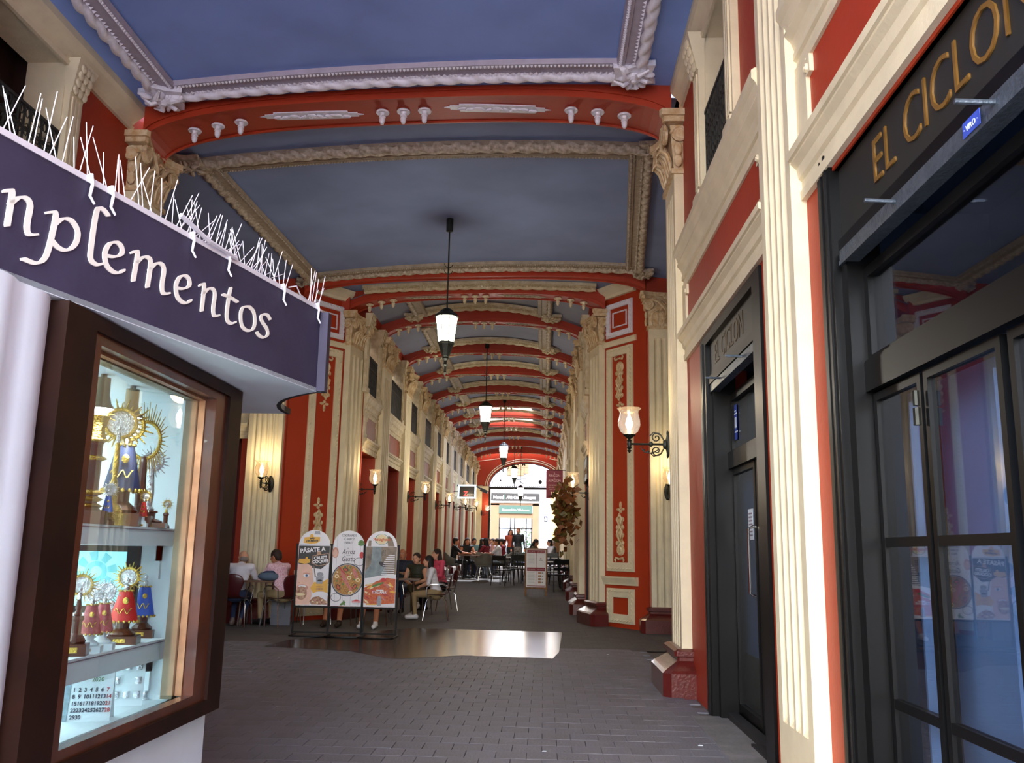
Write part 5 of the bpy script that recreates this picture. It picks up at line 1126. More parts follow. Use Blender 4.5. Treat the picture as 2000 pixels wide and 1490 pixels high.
flat(pn, 'print', 'ptomato', ell(.155, .525, .035, .02, 12, 0, PI)); flat(pn, 'print', 'ptomato', [(.09, .50), (.22, .50), (.22, .527), (.09, .527)]); ptext(pn, 'PAELLADOR', .022, 'postwhite', .155, .507)
for z in (.485, .475): flat(pn, 'print', 'pgrey', [(.1, z), (.21, z), (.21, z+.003), (.1, z+.003)])
# 3: pasta
_lay[0] = 0
t, pn = stand(sx_(743.5), YS-.06, -.02, 'right standing sign with pasta, a canal view and an orange green round logo')
flat(pn, 'print', 'pwater', [(-.235, .86), (.235, .92), (.235, 1.33), (-.235, 1.33)]); flat(pn, 'print', 'pstone', [(-.235, .95), (-.15, 1.08), (-.14, 1.33), (-.235, 1.33)]); flat(pn, 'print', 'pstone', [(.235, .93), (.1, .93), (.02, 1.1), (.0, 1.2), (.0, 1.33), (.235, 1.33)])
flat(pn, 'print', 'pblack', ell(.02, 1.07, .06, .03, 12, rot=-.6)); flat(pn, 'print', 'pstone', [(.1, 1.335), (.2, 1.335), (.16, 1.45), (.1, 1.5), (.08, 1.44)]); flat(pn, 'print', 'pstone', [(-.21, 1.335), (-.16, 1.335), (-.16, 1.42), (-.2, 1.42)])
for k in range(6): flat(pn, 'print', 'pblack', [(.02+.03*(k % 2), 1.2+.03*(k//2)), (.035+.03*(k % 2), 1.2+.03*(k//2)), (.035+.03*(k % 2), 1.22+.03*(k//2)), (.02+.03*(k % 2), 1.22+.03*(k//2))])
for k, wd in enumerate((.1, .13, .14, .16, .17, .18, .16, .17, .19, .2, .2)): flat(pn, 'print', 'postwhite', [(.21-wd, 1.195-.031*k), (.21, 1.195-.031*k), (.21, 1.209-.031*k), (.21-wd, 1.209-.031*k)])
flat(pn, 'print', 'postwhite', [(-.235, .46), (.235, .46), (.235, .92)]+[(.235-.47*k/8, .92-.0*k-.07*(k/8)**2) for k in range(1, 9)])
flat(pn, 'print', 'porange', [(-.235, .5), (-.1, .47), (.235, .5), (.235, .86), (.1, .87), (-.05, .82), (-.235, .72)])
for k in range(28): flat(pn, 'print', rr.choice(('porange', 'pred', 'pyellow', 'ppink', 'pcream')), ell(rr.uniform(-.2, .2), rr.uniform(.51, .78), .05, .013, 10, rot=rr.uniform(-1, 1)))
flat(pn, 'print', 'pgreen', ell(-.03, .77, .1, .018, 10, rot=.35)); flat(pn, 'print', 'ptomato', ell(.05, .84, .045, .03, 10))
flat(pn, 'print', 'pgreen', ell(0, 1.44, .105, .082, 24)); flat(pn, 'print', 'postwhite', ell(0, 1.44, .092, .078, 24)); flat(pn, 'print', 'pcream', ell(0, 1.44, .08, .07, 24)); ptext(pn, 'Pastaghetti', .062, 'porange', 0, 1.42, bold=.0015, xs=.95)
ptext(pn, 'ITALIANA', .055, 'postwhite', -.005, .64, bold=.002, xs=.9); flat(pn, 'print', 'postwhite', [(-.05, .68), (.06, .68), (.06, .695), (-.05, .695)]); flat(pn, 'print', 'pgrey', [(-.03, .46), (.03, .46), (.035, .55), (.015, .61), (-.015, .61), (-.035, .55)]); flat(pn, 'print', 'pyellow', [(-.2, .47), (-.05, .47), (-.05, .485), (-.2, .485)])
# ================================================================== A-BOARD, SCREEN, BANNER
mat('oak', '8a5a2a', .5, var=.2, scale=12); mat('menured', '8a1f2e', .5, var=0); mat('menutxt', '9a9a92', .6, var=0); mat('bannerred', '7c2c36', .6, var=.05); mat('bannertxt', 'e0b8b0', .6, var=0)
yb = 23.6; xb = atY(1047, 1120, yb).x; zb = zf(yb)
t = thing('menu_board', 'wooden A-frame menu board with four white menu pages, standing mid passage', 'menu board', (xb, yb, zb), 0)
lean = Matrix.Rotation(-.12, 3, 'X')
for s, nm in ((-1, 'front_panel'), (1, 'rear_panel')):
    q = Matrix.Rotation(-s*-.13, 3, 'X') if False else Matrix.Rotation(.13*-s*-1*-1, 3, 'X')
    p = MB(); hollow(p, -.02, .02, 0, 0, 0, 0, 0) if False else None
    for x in (-.265, .265): p.obox(q @ V((x, 0, .6))+V((0, s*.17, 0)), .05, .03, 1.2, q)
    for z in (.2, 1.17): p.obox(q @ V((0, 0, z))+V((0, s*.17, 0)), .53, .03, .06, q)
    fr_ = p.obj(nm, 'oak', t)
    if s < 0:
        o = MB().obox(q @ V((0, -.012, .69))+V((0, -.17, 0)), .5, .01, .95, q).obj('menu_sheet', 'postwhite', fr_)
        def mb_(x, z, w_, h_, m_, k=0): MB().obox(q @ V((x, -.019-k*.001, z))+V((0, -.17, 0)), w_, .002, h_, q).obj('print', m_, fr_)
        mb_(0, 1.12, .46, .075, 'menured'); mb_(0, .67, .46, .085, 'menured'); mb_(0, .25, .46, .015, 'menured'); mb_(0, .68, .012, .88, 'menured', 1)
        for x in (-.12, .12): text('lettering', 'LA CARTA', .04, 'bannertxt', q @ V((x, -.022, 1.1))+V((0, -.17, 0)), (1, 0, 0), q @ V((0, 0, 1)), fr_, .0005, 'CENTER'); text('lettering', 'LOS MENÚS', .036, 'bannertxt', q @ V((x, -.022, .655))+V((0, -.17, 0)), (1, 0, 0), q @ V((0, 0, 1)), fr_, .0005, 'CENTER')
        for k in range(9): mb_(-.12, 1.04-.03*k, .16, .005, 'menutxt'); mb_(-.12, .58-.03*k, .16, .005, 'menutxt')
        mb_(.12, .9, .1, .012, 'pblack'); mb_(.12, .94, .03, .03, 'menured')
        for k in range(4): mb_(.09, .58-.08*k, .07, .05, 'pbrown'); mb_(.165, .58-.08*k, .04, .03, 'menutxt')
yt = 36.0; q0 = atY(912, 960, yt); mat('screenblack', '1a1616', .3, var=0); mat('screenrim', 'cfe6ff', .3, var=0, emit=3); mat('redtxt', 'ff4040', .3, var=0, emit=1.2)
t = thing('hanging_screen', 'small rectangular light box with blue-white rim and red Z, high on the left wall', 'sign', (q0.x, yt, q0.z), 0)
p = MB(); hollow_x = [(-.36, -.27), (.36, -.27), (.36, .27), (-.36, .27)]; p.prism(hollow_x, (0, 0, 0), (1, 0, 0), (0, 0, 1), (0, 1, 0), .08); p.obj('lit_rim', 'screenrim', t)
MB().prism([(-.31, -.22), (.31, -.22), (.31, .22), (-.31, .22)], (0, -.005, 0), (1, 0, 0), (0, 0, 1), (0, 1, 0), .02).obj('face', 'screenblack', t)
text('lettering', 'Z', .26, 'redtxt', (-.13, -.01, -.17), (1, 0, 0), (0, 0, 1), t, .002, bold=.006); text('lettering', 'rooms', .13, 'letters', (.0, -.01, -.15), (1, 0, 0), (0, 0, 1), t, .002)
MB().tube([(-.36, .04, 0), (q0.x*-1*0-.55, .04, 0)], .015, 6).obj('wall_bracket', 'iron', t)
t = thing('security_camera', 'black bracketed camera box above the hanging screen', 'camera', (atY(945, 955, 36).x-.0, 36.2, atY(945, 958, 36).z), 0); MB().obox((0, 0, 0), .3, .4, .12, Matrix.Rotation(.4, 3, 'Y')).tube([(0, 0, .0), (-.35, 0, .2), (-1.1, 0, .2)], .03, 6).obj('housing', 'blackmat', t)
yb2 = 33.0; pa, pb_ = atY(1067, 918, yb2), atY(1099, 974, yb2)
t = thing('hanging_banner', 'dark red hanging banner with pale lettering on the right of the passage', 'banner', ((pa.x+pb_.x)/2, yb2, pb_.z), 0); bw = (pb_.x-pa.x)/2; bh = pa.z-pb_.z
MB().box(-bw, bw, -.01, .01, 0, bh).obj('cloth', 'bannerred', t); MB().tube([(-bw, 0, bh), (bw+.1, 0, bh)], .015, 6).obj('rail', 'iron', t)
for s_, z, sz in (('EL', .88, .06), ('RINCON', .77, .12), ('DE', .7, .05), ('ARAGON', .59, .12), ('BAR RESTAURANTE', .45, .055), ('MENU DEGUSTACION', .38, .05), ('TAPAS Y RACIONES', .31, .05), ('TERRAZA', .14, .05)): text('lettering', s_, sz, 'bannertxt', (0, -.014, z*bh), (1, 0, 0), (0, 0, 1), t, .001, 'CENTER', xs=.9)
# leaf garland
mat('leafbrown', '8a4a1c', .6, var=.3, scale=20, col2='5a3a12'); mat('leafolive', '6a5a20', .6, var=.3, scale=20)
q0 = atX(1101, 985, .36); t = thing('leaf_garland', 'bushy garland of dry brown leaves hanging from the right wall lamps', 'garland', q0, 0)
rr = random.Random(9)
for nm, m_, n_ in (('brown_leaves', 'leafbrown', 260), ('olive_leaves', 'leafolive', 130)):
    p = MB()
    for k in range(n_):
        c = V((rr.gauss(.02, .09), rr.gauss(0, .22), rr.gauss(-.15, .24))); R_ = Matrix.Rotation(rr.uniform(0, 6), 3, 'X') @ Matrix.Rotation(rr.uniform(0, 6), 3, 'Z')
        p.add([c+R_ @ V(a) for a in ((0, 0, 0), (.07, .03, .05), (.16, 0, 0), (.07, -.03, -.05))], [(0, 1, 2, 3)])
    tag(p.obj(nm, m_, t), kind='stuff')
MB().tube([(0, -.2, .4), (0, 0, .1), (0, .2, -.6)], .02, 5).obj('stem', 'oak', t)
# ================================================================== STREET BEYOND
mat('facade', 'f4f2ee', .7, var=0); mat('tan', '7a5c40', .6, var=.05, scale=2); mat('slate', '161412', .5, var=0); mat('tealsign', '2c4c42', .5, var=0); mat('yellowshutter', 'c8a860', .6, var=0); mat('brick', '8a6a44', .7, var=.1); mat('asphalt', '9a9890', .8); mat('doorglow', 'ffffff', .5, var=0, emit=1.2); mat('leafgreen2', '6c9a3c', .6, var=.3, scale=10)
YH = 58.0; hz = zf(YH)
def hx(px): return atY(px, 1000, YH).x
def hzz(py): return atY(1005, py, YH).z
h = MB(); h.box(-16, hx(953), YH, YH+.5, hz-.2, 16); h.box(hx(1053), 14, YH, YH+.5, hz-.2, 16); h.box(hx(953), hx(1053), YH, YH+.5, hzz(963), 16)
fac = structure('wall_street', h, 'facade')
h = MB(); h.box(hx(958), hx(975), YH-.05, YH+.3, hz, hzz(984)); h.box(hx(1040), hx(1053), YH-.05, YH+.3, hz, hzz(984)); h.box(hx(958), hx(1053), YH-.05, YH+.3, hzz(987), hzz(981)); h.box(hx(975), hx(1040), YH, YH+.3, hzz(1012), hzz(1002)); h.obj('portal', 'tan', fac)
h = MB(); h.box(hx(989), hx(1022), YH-.3, YH+.1, hzz(929), hzz(880)); h.box(hx(1010), hx(1031), YH-.25, YH+.1, hzz(925), hzz(870)); h.obj('brick_front', 'brick', fac)
sg = thing('hotel_sign', 'dark fascia sign reading Hotel in white across the street', 'sign', (hx(1006), YH-.1, hzz(979)), 0)
wS = (hx(1054)-hx(959))/2; hS = hzz(964)-hzz(979); MB().box(-wS, wS, -.1, 0, 0, hS).obj('board', 'slate', sg); MB().box(-wS, wS, -.12, 0, -.1, -.03).obj('light_strip', 'doorglow', sg)
text('lettering', 'Hotel', hS*.6, 'postwhite', (-wS*.9, -.12, hS*.28), (1, 0, 0), (0, 0, 1), sg, .01, bold=.008); MB().box(-wS*.44, -wS*.41, -.12, -.1, hS*.2, hS*.85).obj('divider', 'tealsign', sg); text('lettering', 'Alda Centro Zaragoza', hS*.5, 'postwhite', (-wS*.36, -.12, hS*.32), (1, 0, 0), (0, 0, 1), sg, .01, bold=.012, shear=.25, xs=.84)
sg = thing('welcome_sign', 'green door sign reading Bienvenidos in white above the street entrance', 'sign', (hx(1007), YH-.1, hzz(1003)), 0); wS = (hx(1040)-hx(975))/2; hS = hzz(987)-hzz(1003)
MB().box(-wS, wS, -.02, .05, 0, hS).obj('board', 'tealsign', sg); text('lettering', 'Bienvenidos. Welcome', hS*.36, 'postwhite', (0, -.04, hS*.32), (1, 0, 0), (0, 0, 1), sg, .005, 'CENTER', bold=.004)
ed = MB(); x0_, x1_ = hx(975), hx(1040); hollow(ed, 0, .1, 0, 1, 0, 1, .1) if False else None
for a in (x0_, x0_+(x1_-x0_)*.33, x0_+(x1_-x0_)*.45, x0_+(x1_-x0_)*.8, x1_-.08): ed.box(a, a+.08, YH, YH+.1, hz, hzz(1012))
ed.box(x0_, x1_, YH, YH+.1, hzz(1032)-.04, hzz(1032)+.04); door2 = ed.obj('door_2', 'slate'); door2['kind'] = 'structure'
MB().box(x0_, x1_, YH+.12, YH+.14, hz, hzz(1012)).obj('pane', 'pane_sky', door2)
pl_ = thing('street_tree', 'leafy shrub seen through the hotel glass doors', 'tree', (hx(1028), YH+1.6, hz), 0); p = MB(); rr = random.Random(2)
for k in range(260):
    c = V((rr.gauss(0, .5), rr.gauss(0, .3), rr.uniform(.5, 2.3))); R_ = Matrix.Rotation(rr.uniform(0, 6), 3, 'X') @ Matrix.Rotation(rr.uniform(0, 6), 3, 'Z'); p.add([c+R_ @ V(a) for a in ((0, 0, 0), (.08, .04, 0), (.16, 0, 0), (.08, -.04, 0))], [(0, 1, 2, 3)])
tag(p.obj('foliage', 'leafgreen2', pl_), kind='stuff'); MB().tube([(0, 0, 0), (0, 0, 1.6)], .05, 6).obj('trunk', 'oak', pl_)
h = MB(); h.box(hx(1077), hx(1096), YH-.06, YH, hz, hzz(980)); y_ = h.obj('roller_shutter', 'yellowshutter', fac)
sg = thing('blue_street_sign', 'small blue and white sign on the white wall across the street', 'sign', (hx(1066), YH-.05, hzz(1018)), 0); MB().box(-.12, .12, -.02, .02, 0, .36).obj('plate', 'navy', sg); MB().prism([(-.06, .08), (.06, .08), (.06, .2), (0, .3), (-.06, .2)], (0, -.025, 0), (1, 0, 0), (0, 0, 1), (0, -1, 0), .004).obj('pictogram', 'postwhite', sg)
t = thing('dark_planter_board', 'dark upright board standing against the right pier of the end arch', 'board', (.72, 46.3, zf(46.3)), 0); MB().box(-.2, .12, -.05, .05, 0, 1.9).obj('panel', 'oak', t); MB().box(-.2, .12, -.06, -.05, .1, .16).obj('lower_rail', 'dark', t)
# ================================================================== CHAIRS AND TABLES
mat('chairred', '4a0f12', .35, var=.06, coat=.3); mat('chairgrey', '6a665c', .7, var=.1); mat('chairblack', '161616', .4, var=0); mat('tabletop', '6a4a30', .4, var=.15); mat('whitetop', 'd8d8d8', .4, var=0)
def make_red_chair():
    t = thing('cafe_chair', 'x', 'chair')
    p = MB(); fr = [(0, .2, .455), (0, .1, .46), (0, -.05, .45), (0, -.17, .455), (0, -.225, .5), (0, -.25, .58), (0, -.28, .72), (0, -.29, .86)]
    wd = [.17, .22, .215, .17, .12, .13, .22, .16]
    vs = []
    for (x, y, z), w_ in zip(fr, wd):
        for q in (-1, -.6, -.2, .2, .6, 1): vs.append((q*w_, y+(.03*q*q if z > .5 else 0), z+(.02*q*q if z < .5 else -.03*q*q*(z > .8))))
    n = len(fr); fs = [(i*6+j, i*6+j+1, i*6+j+7, i*6+j+6) for i in range(n-1) for j in range(5)]
    p.add(vs, fs); o = p.obj('shell', 'chairred', t, smooth=True); md = o.modifiers.new('s', 'SOLIDIFY'); md.thickness = .014; md.offset = 0; md2 = o.modifiers.new('b', 'SUBSURF'); md2.levels = 1; md2.render_levels = 1
    for sx, sy in ((1, 1), (-1, 1), (1, -1), (-1, -1)): MB().tube([(sx*.08, sy*.05, .44), (sx*.17, sy*.12, .43), (sx*.215, sy*.18, .35), (sx*.24, sy*.24, .0)], .011, 7).obj('leg', 'steel', t, smooth=True)
    for s in (-1, 1): MB().tube([(s*.2, -.16, .4), (s*.25, -.2, .62), (s*.25, -.1, .665), (s*.25, .1, .66), (s*.24, .18, .6), (s*.21, .17, .4)], .01, 7).obj('armrest', 'steel', t, smooth=True)
    return t
def make_grey_chair(m='chairgrey', lm='steel', nm='tub_chair'):
    t = thing(nm, 'x', 'chair'); p = MB()
    n = 14; vs = []
    for i in range(n+1):
        a = PI*.05+PI*1.1*(i/n)-PI*.05-PI*.05; a = -PI*.05+PI*1.1*i/n; c, s = math.cos(a), -math.sin(a); top = .64+.2*max(0, math.sin(PI*i/n))**2
        for r_, z in ((.2, .42), (.25, .5), (.27, .6), (.29, top)): vs.append((r_*c, r_*s+.02, z))
    p.add(vs, [(i*4+j, i*4+j+1, (i+1)*4+j+1, (i+1)*4+j) for i in range(n) for j in range(3)])
    o = p.obj('backrest', m, t, smooth=True); md = o.modifiers.new('s', 'SOLIDIFY'); md.thickness = .03; md.offset = 0
    MB().lathe([(.001, .41), (.2, .41), (.24, .44), (.23, .47), (.001, .475)], 16).obj('seat', m, t, smooth=True)
    for sx, sy in ((1, 1), (-1, 1), (1, -1), (-1, -1)): MB().tube([(sx*.14, sy*.14, .42), (sx*.24, sy*.24, 0)], .013, 6).obj('leg', lm, t)
    return t
def make_black_chair():
    t = thing('black_chair', 'x', 'chair')
    MB().box(-.22, .22, -.2, .22, .43, .46).obj('seat', 'chairblack', t)
    p = MB(); p.box(-.22, .22, -.25, -.22, .72, .86); p.box(-.22, .22, -.245, -.225, .56, .64); p.obj('backrest', 'chairblack', t)
    for s in (-1, 1):
        MB().tube([(s*.22, -.22, .86), (s*.22, -.22, .45), (s*.24, -.27, 0)], .016, 6).obj('leg', 'chairblack', t); MB().tube([(s*.22, .2, .45), (s*.24, .26, 0)], .016, 6).obj('leg', 'chairblack', t)
        MB().tube([(s*.24, -.22, .66), (s*.25, .18, .66), (s*.24, .2, .46)], .014, 6).obj('armrest', 'chairblack', t)
    return t
def make_table(nm, top='tabletop', r=.36, leg='steel', sq=False):
    t = thing(nm, 'x', 'table')
    if sq: MB().box(-r, r, -r, r, .72, .745).obj('tabletop', top, t)
    else: MB().lathe([(.001, .72), (r, .72), (r+.008, .732), (r, .745), (.001, .745)], 28).obj('tabletop', top, t)
    for sx, sy in ((1, 1), (-1, 1), (1, -1), (-1, -1)): MB().tube([(sx*r*.6, sy*r*.6, .72), (sx*r*.68, sy*r*.68, 0)], .016, 7).obj('leg', leg, t)
    return t
_proto = {}
def put(kind, x, y, rz, label, group=None, s=1):
    if kind not in _proto:
        _proto[kind] = {'red': make_red_chair, 'grey': make_grey_chair, 'black': make_black_chair, 'rt': lambda: make_table('round_table'), 'st': lambda: make_table('square_table', sq=True, r=.33), 'bt': lambda: make_table('cafe_table', 'whitetop', .33, 'chairblack', True)}[kind](); o = _proto[kind]
    else: o = dup(_proto[kind])
    o.location = (x, y, zf(y)); o.rotation_euler = (0, 0, rz); o['label'] = label
    if group: o['group'] = group
    elif 'group' in o: del o['group']
    return o
# ================================================================== PEOPLE
for nm, c in dict(skin='c98a68', skin2='b87a58', skin3='d8a080', hairblack='15100e', hairbrown='2e1a10', hairgrey='8a8078', hairginger='6a3a1c', shirtwhite='e6e4e8', pinkchk='d08090', khaki='a08860', bluejean='2c3a58', navytop='141a2c', olive='2c2e1c', olive2='5a5236', pinkjacket='e0506a', blackc='101012', shoewhite='e8e8ea', shoeblack='121212', sole='7a6a60', greyc='6a6a70', tealtop='6a8a88', redtop='8a1c2a', orangetop='a8401c', denimlight='7a8a9a', pattern='8a8274', palepink='d8b8c0').items(): mat(nm, c, .7 if 'shoe' not in nm else .5, var=.25 if nm in ('pinkchk', 'pattern') else .06, scale=60 if nm == 'pinkchk' else (25 if nm == 'pattern' else 5), col2='f0dce0' if nm == 'pinkchk' else ('3a3630' if nm == 'pattern' else None))
mat('lips', '8a3a34', .5, var=0); mat('eyewhite', 'e8e4e0', .3, var=0); mat('mask', 'd8e0e4', .7, var=0)
def person(label, x, y, rz, sit=True, top='blackc', bottom='bluejean', shoe='shoeblack', skin='skin', hair='hairblack', hairstyle='short', sleeve='short', shin=None, arms=('table', 'table'), lean=.08, turn=0, near=False, tilt=0, scale=1.0, cross=False, feet=None, hidez=0):
    t = thing('person', label, 'person', (x, y, zf(y)+hidez), rz, scale=scale)
    J = {}
    if sit:
        J.update(pel=V((0, -.02, .56)), w=V((0, -.0, .72)), ch=V((0, .01, .93)), nk=V((0, .01, 1.05)), hd=V((0, .035, 1.18)))
        sh, hipz = 1.0, .53
    else:
        J.update(pel=V((0, 0, .93)), w=V((0, 0, 1.1)), ch=V((0, 0, 1.32)), nk=V((0, 0, 1.45)), hd=V((0, .03, 1.58))); sh, hipz = 1.4, .9
    Rl = Matrix.Rotation(-lean, 3, 'X'); P0 = J['pel'].copy()
    for k in ('w', 'ch', 'nk', 'hd'): J[k] = P0+Rl @ (J[k]-P0)
    for s, n_ in ((1, 'r'), (-1, 'l')):
        J['sh'+n_] = P0+Rl @ (V((s*.175, 0, sh))-P0); J['hp'+n_] = V((s*.09, 0, hipz))
        a = arms[0 if s > 0 else 1]
        if a == 'table': J['el'+n_] = J['sh'+n_]+V((s*.07, .14, -.22)); J['wr'+n_] = V((s*.13, .42, .80))
        elif a == 'lap': J['el'+n_] = J['sh'+n_]+V((s*.07, .06, -.26)); J['wr'+n_] = V((s*.05, .30, .66))
        elif a == 'reach': J['el'+n_] = J['sh'+n_]+V((s*.06, .2, -.17)); J['wr'+n_] = J['sh'+n_]+V((s*.0, .46, -.2))
        elif a == 'face': J['el'+n_] = J['sh'+n_]+V((s*.04, .2, -.17)); J['wr'+n_] = J['hd']+V((s*.05, .14, -.09))
        else: J['el'+n_] = J['sh'+n_]+V((s*.06, -.02, -.28)); J['wr'+n_] = J['sh'+n_]+V((s*.09, .06, -.53))
        if sit:
            J['kn'+n_] = V((s*.11, .43, .50)); J['an'+n_] = V((s*.11, .40, .10))
            if feet == 'back': J['an'+n_] = V((s*.06, .1, .1)); J['kn'+n_] = V((s*.12, .42, .47))
            if feet == 'out': J['an'+n_] = V((s*.12, .62, .09))
            if cross and s > 0: J['kn'+n_] = V((-.04, .44, .60)); J['an'+n_] = V((-.28, .56, .28))
        else: J['kn'+n_] = V((s*.1, .02, .5)); J['an'+n_] = V((s*.1, -.02+.1*(s > 0), .09))
        fd = V((0, 1, 0)) if not (feet == 'back') else V((0, .35, -.0))
        fd = V((0, .17, -.045)); 
        if feet == 'back': fd = V((0, -.02, -.06)) 
        J['to'+n_] = J['an'+n_]+fd
        if cross and s > 0: J['to'+n_] = J['an'+n_]+V((-.05, .14, -.07))
    mb = MB(); seg = []
    def cap(a, b, ra, rb, reg): 
        a, b = V(a), V(b); mb.tube([a, b], [ra, rb], 12); mb.ball(a, ra, n=12, m=8); mb.ball(b, rb, n=12, m=8); seg.append((a, b, ra, rb, reg))
    fem = 'long' in hairstyle or 'bun' in hairstyle
    # torso as stacked elliptical rings
    prof = [(P0+V((0, 0, -.1)), .15, .12), (P0, .165 if fem else .16, .125), (J['w'], .125 if fem else .145, .105), (J['ch']-V((0, 0, .05)), .155 if fem else .17, .12), (J['ch']+V((0, 0, .05)), .17, .105), (J['nk']+V((0, 0, -.02)), .07, .065)]
    for (a, rx_, ry_), (b, rx2, ry2) in zip(prof, prof[1:]):
        for k in range(4):
            f = k/3; mb.ball(a.lerp(b, f), rx_+(rx2-rx_)*f, ry_+(ry2-ry_)*f, .075, 14, 8)
    seg += [(P0, J['w'], .15, .12, 'torso'), (J['w'], J['ch'], .12, .15, 'torso'), (J['ch'], J['nk']+V((0, 0, -.05)), .14, .06, 'torso')]
    cap(J['nk']-V((0, 0, .03)), J['hd']-V((0, .01, .05)), .052, .05, 'skin')
    Rh = Matrix.Rotation(turn, 3, 'Z') @ Matrix.Rotation(-tilt, 3, 'X')
    H = J['hd']
    def hp(v): return H+Rh @ V(v)
    mb.ball(hp((0, -.005, .015)), .078, .096, .105, 14, 10, Rh); mb.ball(hp((0, .03, -.045)), .058, .062, .07, 12, 8, Rh); seg.append((H, H, .1, .1, 'skin'))
    mb.tube([hp((0, .088, .03)), hp((0, .112, -.018)), hp((0, .09, -.026))], [.009, .015, .01], 7)
    for s in (-1, 1): mb.ball(hp((s*.079, -.005, -.0)), .012, .02, .03, 7, 5, Rh)
    for n_, s in (('r', 1), ('l', -1)):
        cap(J['ch']+V((s*.08, 0, .05)), J['sh'+n_], .085, .066, 'torso')
        cap(J['sh'+n_], J['el'+n_], .058, .043, 'uarm'); cap(J['el'+n_], J['wr'+n_], .041, .027, 'farm')
        d_ = (J['wr'+n_]-J['el'+n_]).normalized(); sd = d_.cross(V((0, 0, 1))).normalized()*s; up_ = sd.cross(d_)
        pc = J['wr'+n_]+d_*.05; cap(J['wr'+n_], pc, .026, .032, 'hand')
        for k, (o_, L_) in enumerate(((-.028, .06), (-.01, .072), (.009, .068), (.026, .052))):
            f0 = pc+sd*o_+d_*.015; f1 = f0+d_*L_*.55; f2 = f1+d_*L_*.35-up_*.022*s*(1 if s > 0 else -1); cap(f0, f1, .0105, .009, 'hand'); cap(f1, f2, .009, .008, 'hand')
        th0 = J['wr'+n_]+d_*.02-sd*.022; th1 = th0+d_*.04-sd*.025; cap(th0, th1, .012, .01, 'hand'); cap(th1, th1+d_*.028, .01, .008, 'hand')
        cap(J['hp'+n_], J['kn'+n_], .088, .062, 'thigh'); cap(J['kn'+n_], J['an'+n_], .058, .04, 'shin')
        cap(J['an'+n_]-V((0, .03, .04)), J['to'+n_], .042, .038, 'foot'); cap(J['an'+n_], J['an'+n_]-V((0, 0, .03)), .043, .044, 'foot')
    me = bpy.data.meshes.new('body'); me.from_pydata(mb.v, [], mb.f); o = bpy.data.objects.new('body', me); C.objects.link(o)
    bm = bmesh.new(); bm.from_mesh(me); bmesh.ops.recalc_face_normals(bm, faces=bm.faces[:]); bm.to_mesh(me); bm.free()
    md = o.modifiers.new('r', 'REMESH'); md.mode = 'VOXEL'; md.voxel_size = .0095 if near else .017
    sm = o.modifiers.new('s', 'SMOOTH'); sm.iterations = 3 if near else 2; sm.factor = .5
    dg = bpy.context.evaluated_depsgraph_get(); m2 = bpy.data.meshes.new_from_object(o.evaluated_get(dg)); bpy.data.objects.remove(o)
    regs = {'torso': top, 'skin': skin, 'uarm': top if sleeve in ('short', 'long') else skin, 'farm': top if sleeve == 'long' else skin, 'hand': skin, 'thigh': bottom, 'shin': shin or bottom, 'foot': shoe}
    names = list(dict.fromkeys(regs.values())); m2.materials.clear()
    for n_ in names: m2.materials.append(M[n_])
    idx = {k: names.index(v) for k, v in regs.items()}; waist = P0.z+.03
    for p in m2.polygons:
        c = p.center; best = 9; br = 'torso'
        for a, b, ra, rb, rg in seg:
            ab = b-a; L2 = ab.length_squared; u_ = 0 if L2 < 1e-9 else max(0, min(1, (c-a).dot(ab)/L2)); d_ = (c-a-ab*u_).length-(ra+(rb-ra)*u_)
            if d_ < best: best = d_; br = rg
        if br == 'torso' and c.z < waist: br = 'thigh'
        p.material_index = idx[br]; p.use_smooth = True
    m2.name = 'body'; o = bpy.data.objects.new('body', m2); C.objects.link(o); o.parent = t
    # hair
    if hairstyle != 'bald':
        h = MB(); h.ball(hp((0, -.018, .035)), .087, .1, .1, 14, 10, Rh)
        if 'short' in hairstyle: h.ball(hp((0, -.045, -.005)), .078, .068, .08, 12, 8, Rh)
        if 'long' in hairstyle:
            h.ball(hp((0, -.05, -.03)), .088, .07, .11, 12, 8, Rh)
            for s in (-1, 0, 1): h.tube([hp((s*.055, -.04, .03)), hp((s*.075, -.055, -.1)), hp((s*.07, -.09, -.22)), hp((s*.06, -.11, -.34))], [.05, .055, .05, .02], 9)
        if 'bun' in hairstyle: h.ball(hp((0, -.11, .07)), .045, .045, .04, 9, 6); h.ball(hp((0, -.045, -.005)), .078, .068, .08, 12, 8, Rh)
        h.obj('hair', hair, t, smooth=True)
    else:
        h = MB(); h.ball(hp((0, -.05, -.035)), .076, .055, .045, 12, 8, Rh); h.obj('hair', hair, t, smooth=True)
    e = MB(); l_ = MB(); w2 = MB()
    for s in (-1, 1): e.ball(hp((s*.031, .088, .018)), .009, .006, .007, 7, 5, Rh); e.tube([hp((s*.014, .094, .036)), hp((s*.032, .09, .042)), hp((s*.05, .078, .036))], .0032, 4); w2.ball(hp((s*.031, .084, .018)), .014, .007, .009, 8, 5, Rh)
    w2.obj('eyes', 'eyewhite', t, smooth=True); e.obj('eyebrows_and_pupils', 'hairblack', t, smooth=True)
    l_.ball(hp((0, .087, -.055)), .022, .008, .007, 8, 5, Rh); l_.obj('mouth', 'lips', t, smooth=True)
    if hairstyle.endswith('mask'): MB().ball(hp((0, .07, -.05)), .05, .045, .04, 10, 7, Rh).obj('face_mask', 'mask', t, smooth=True)
    return t
def at(px, Y, py=1140): return atY(px, py, Y).x
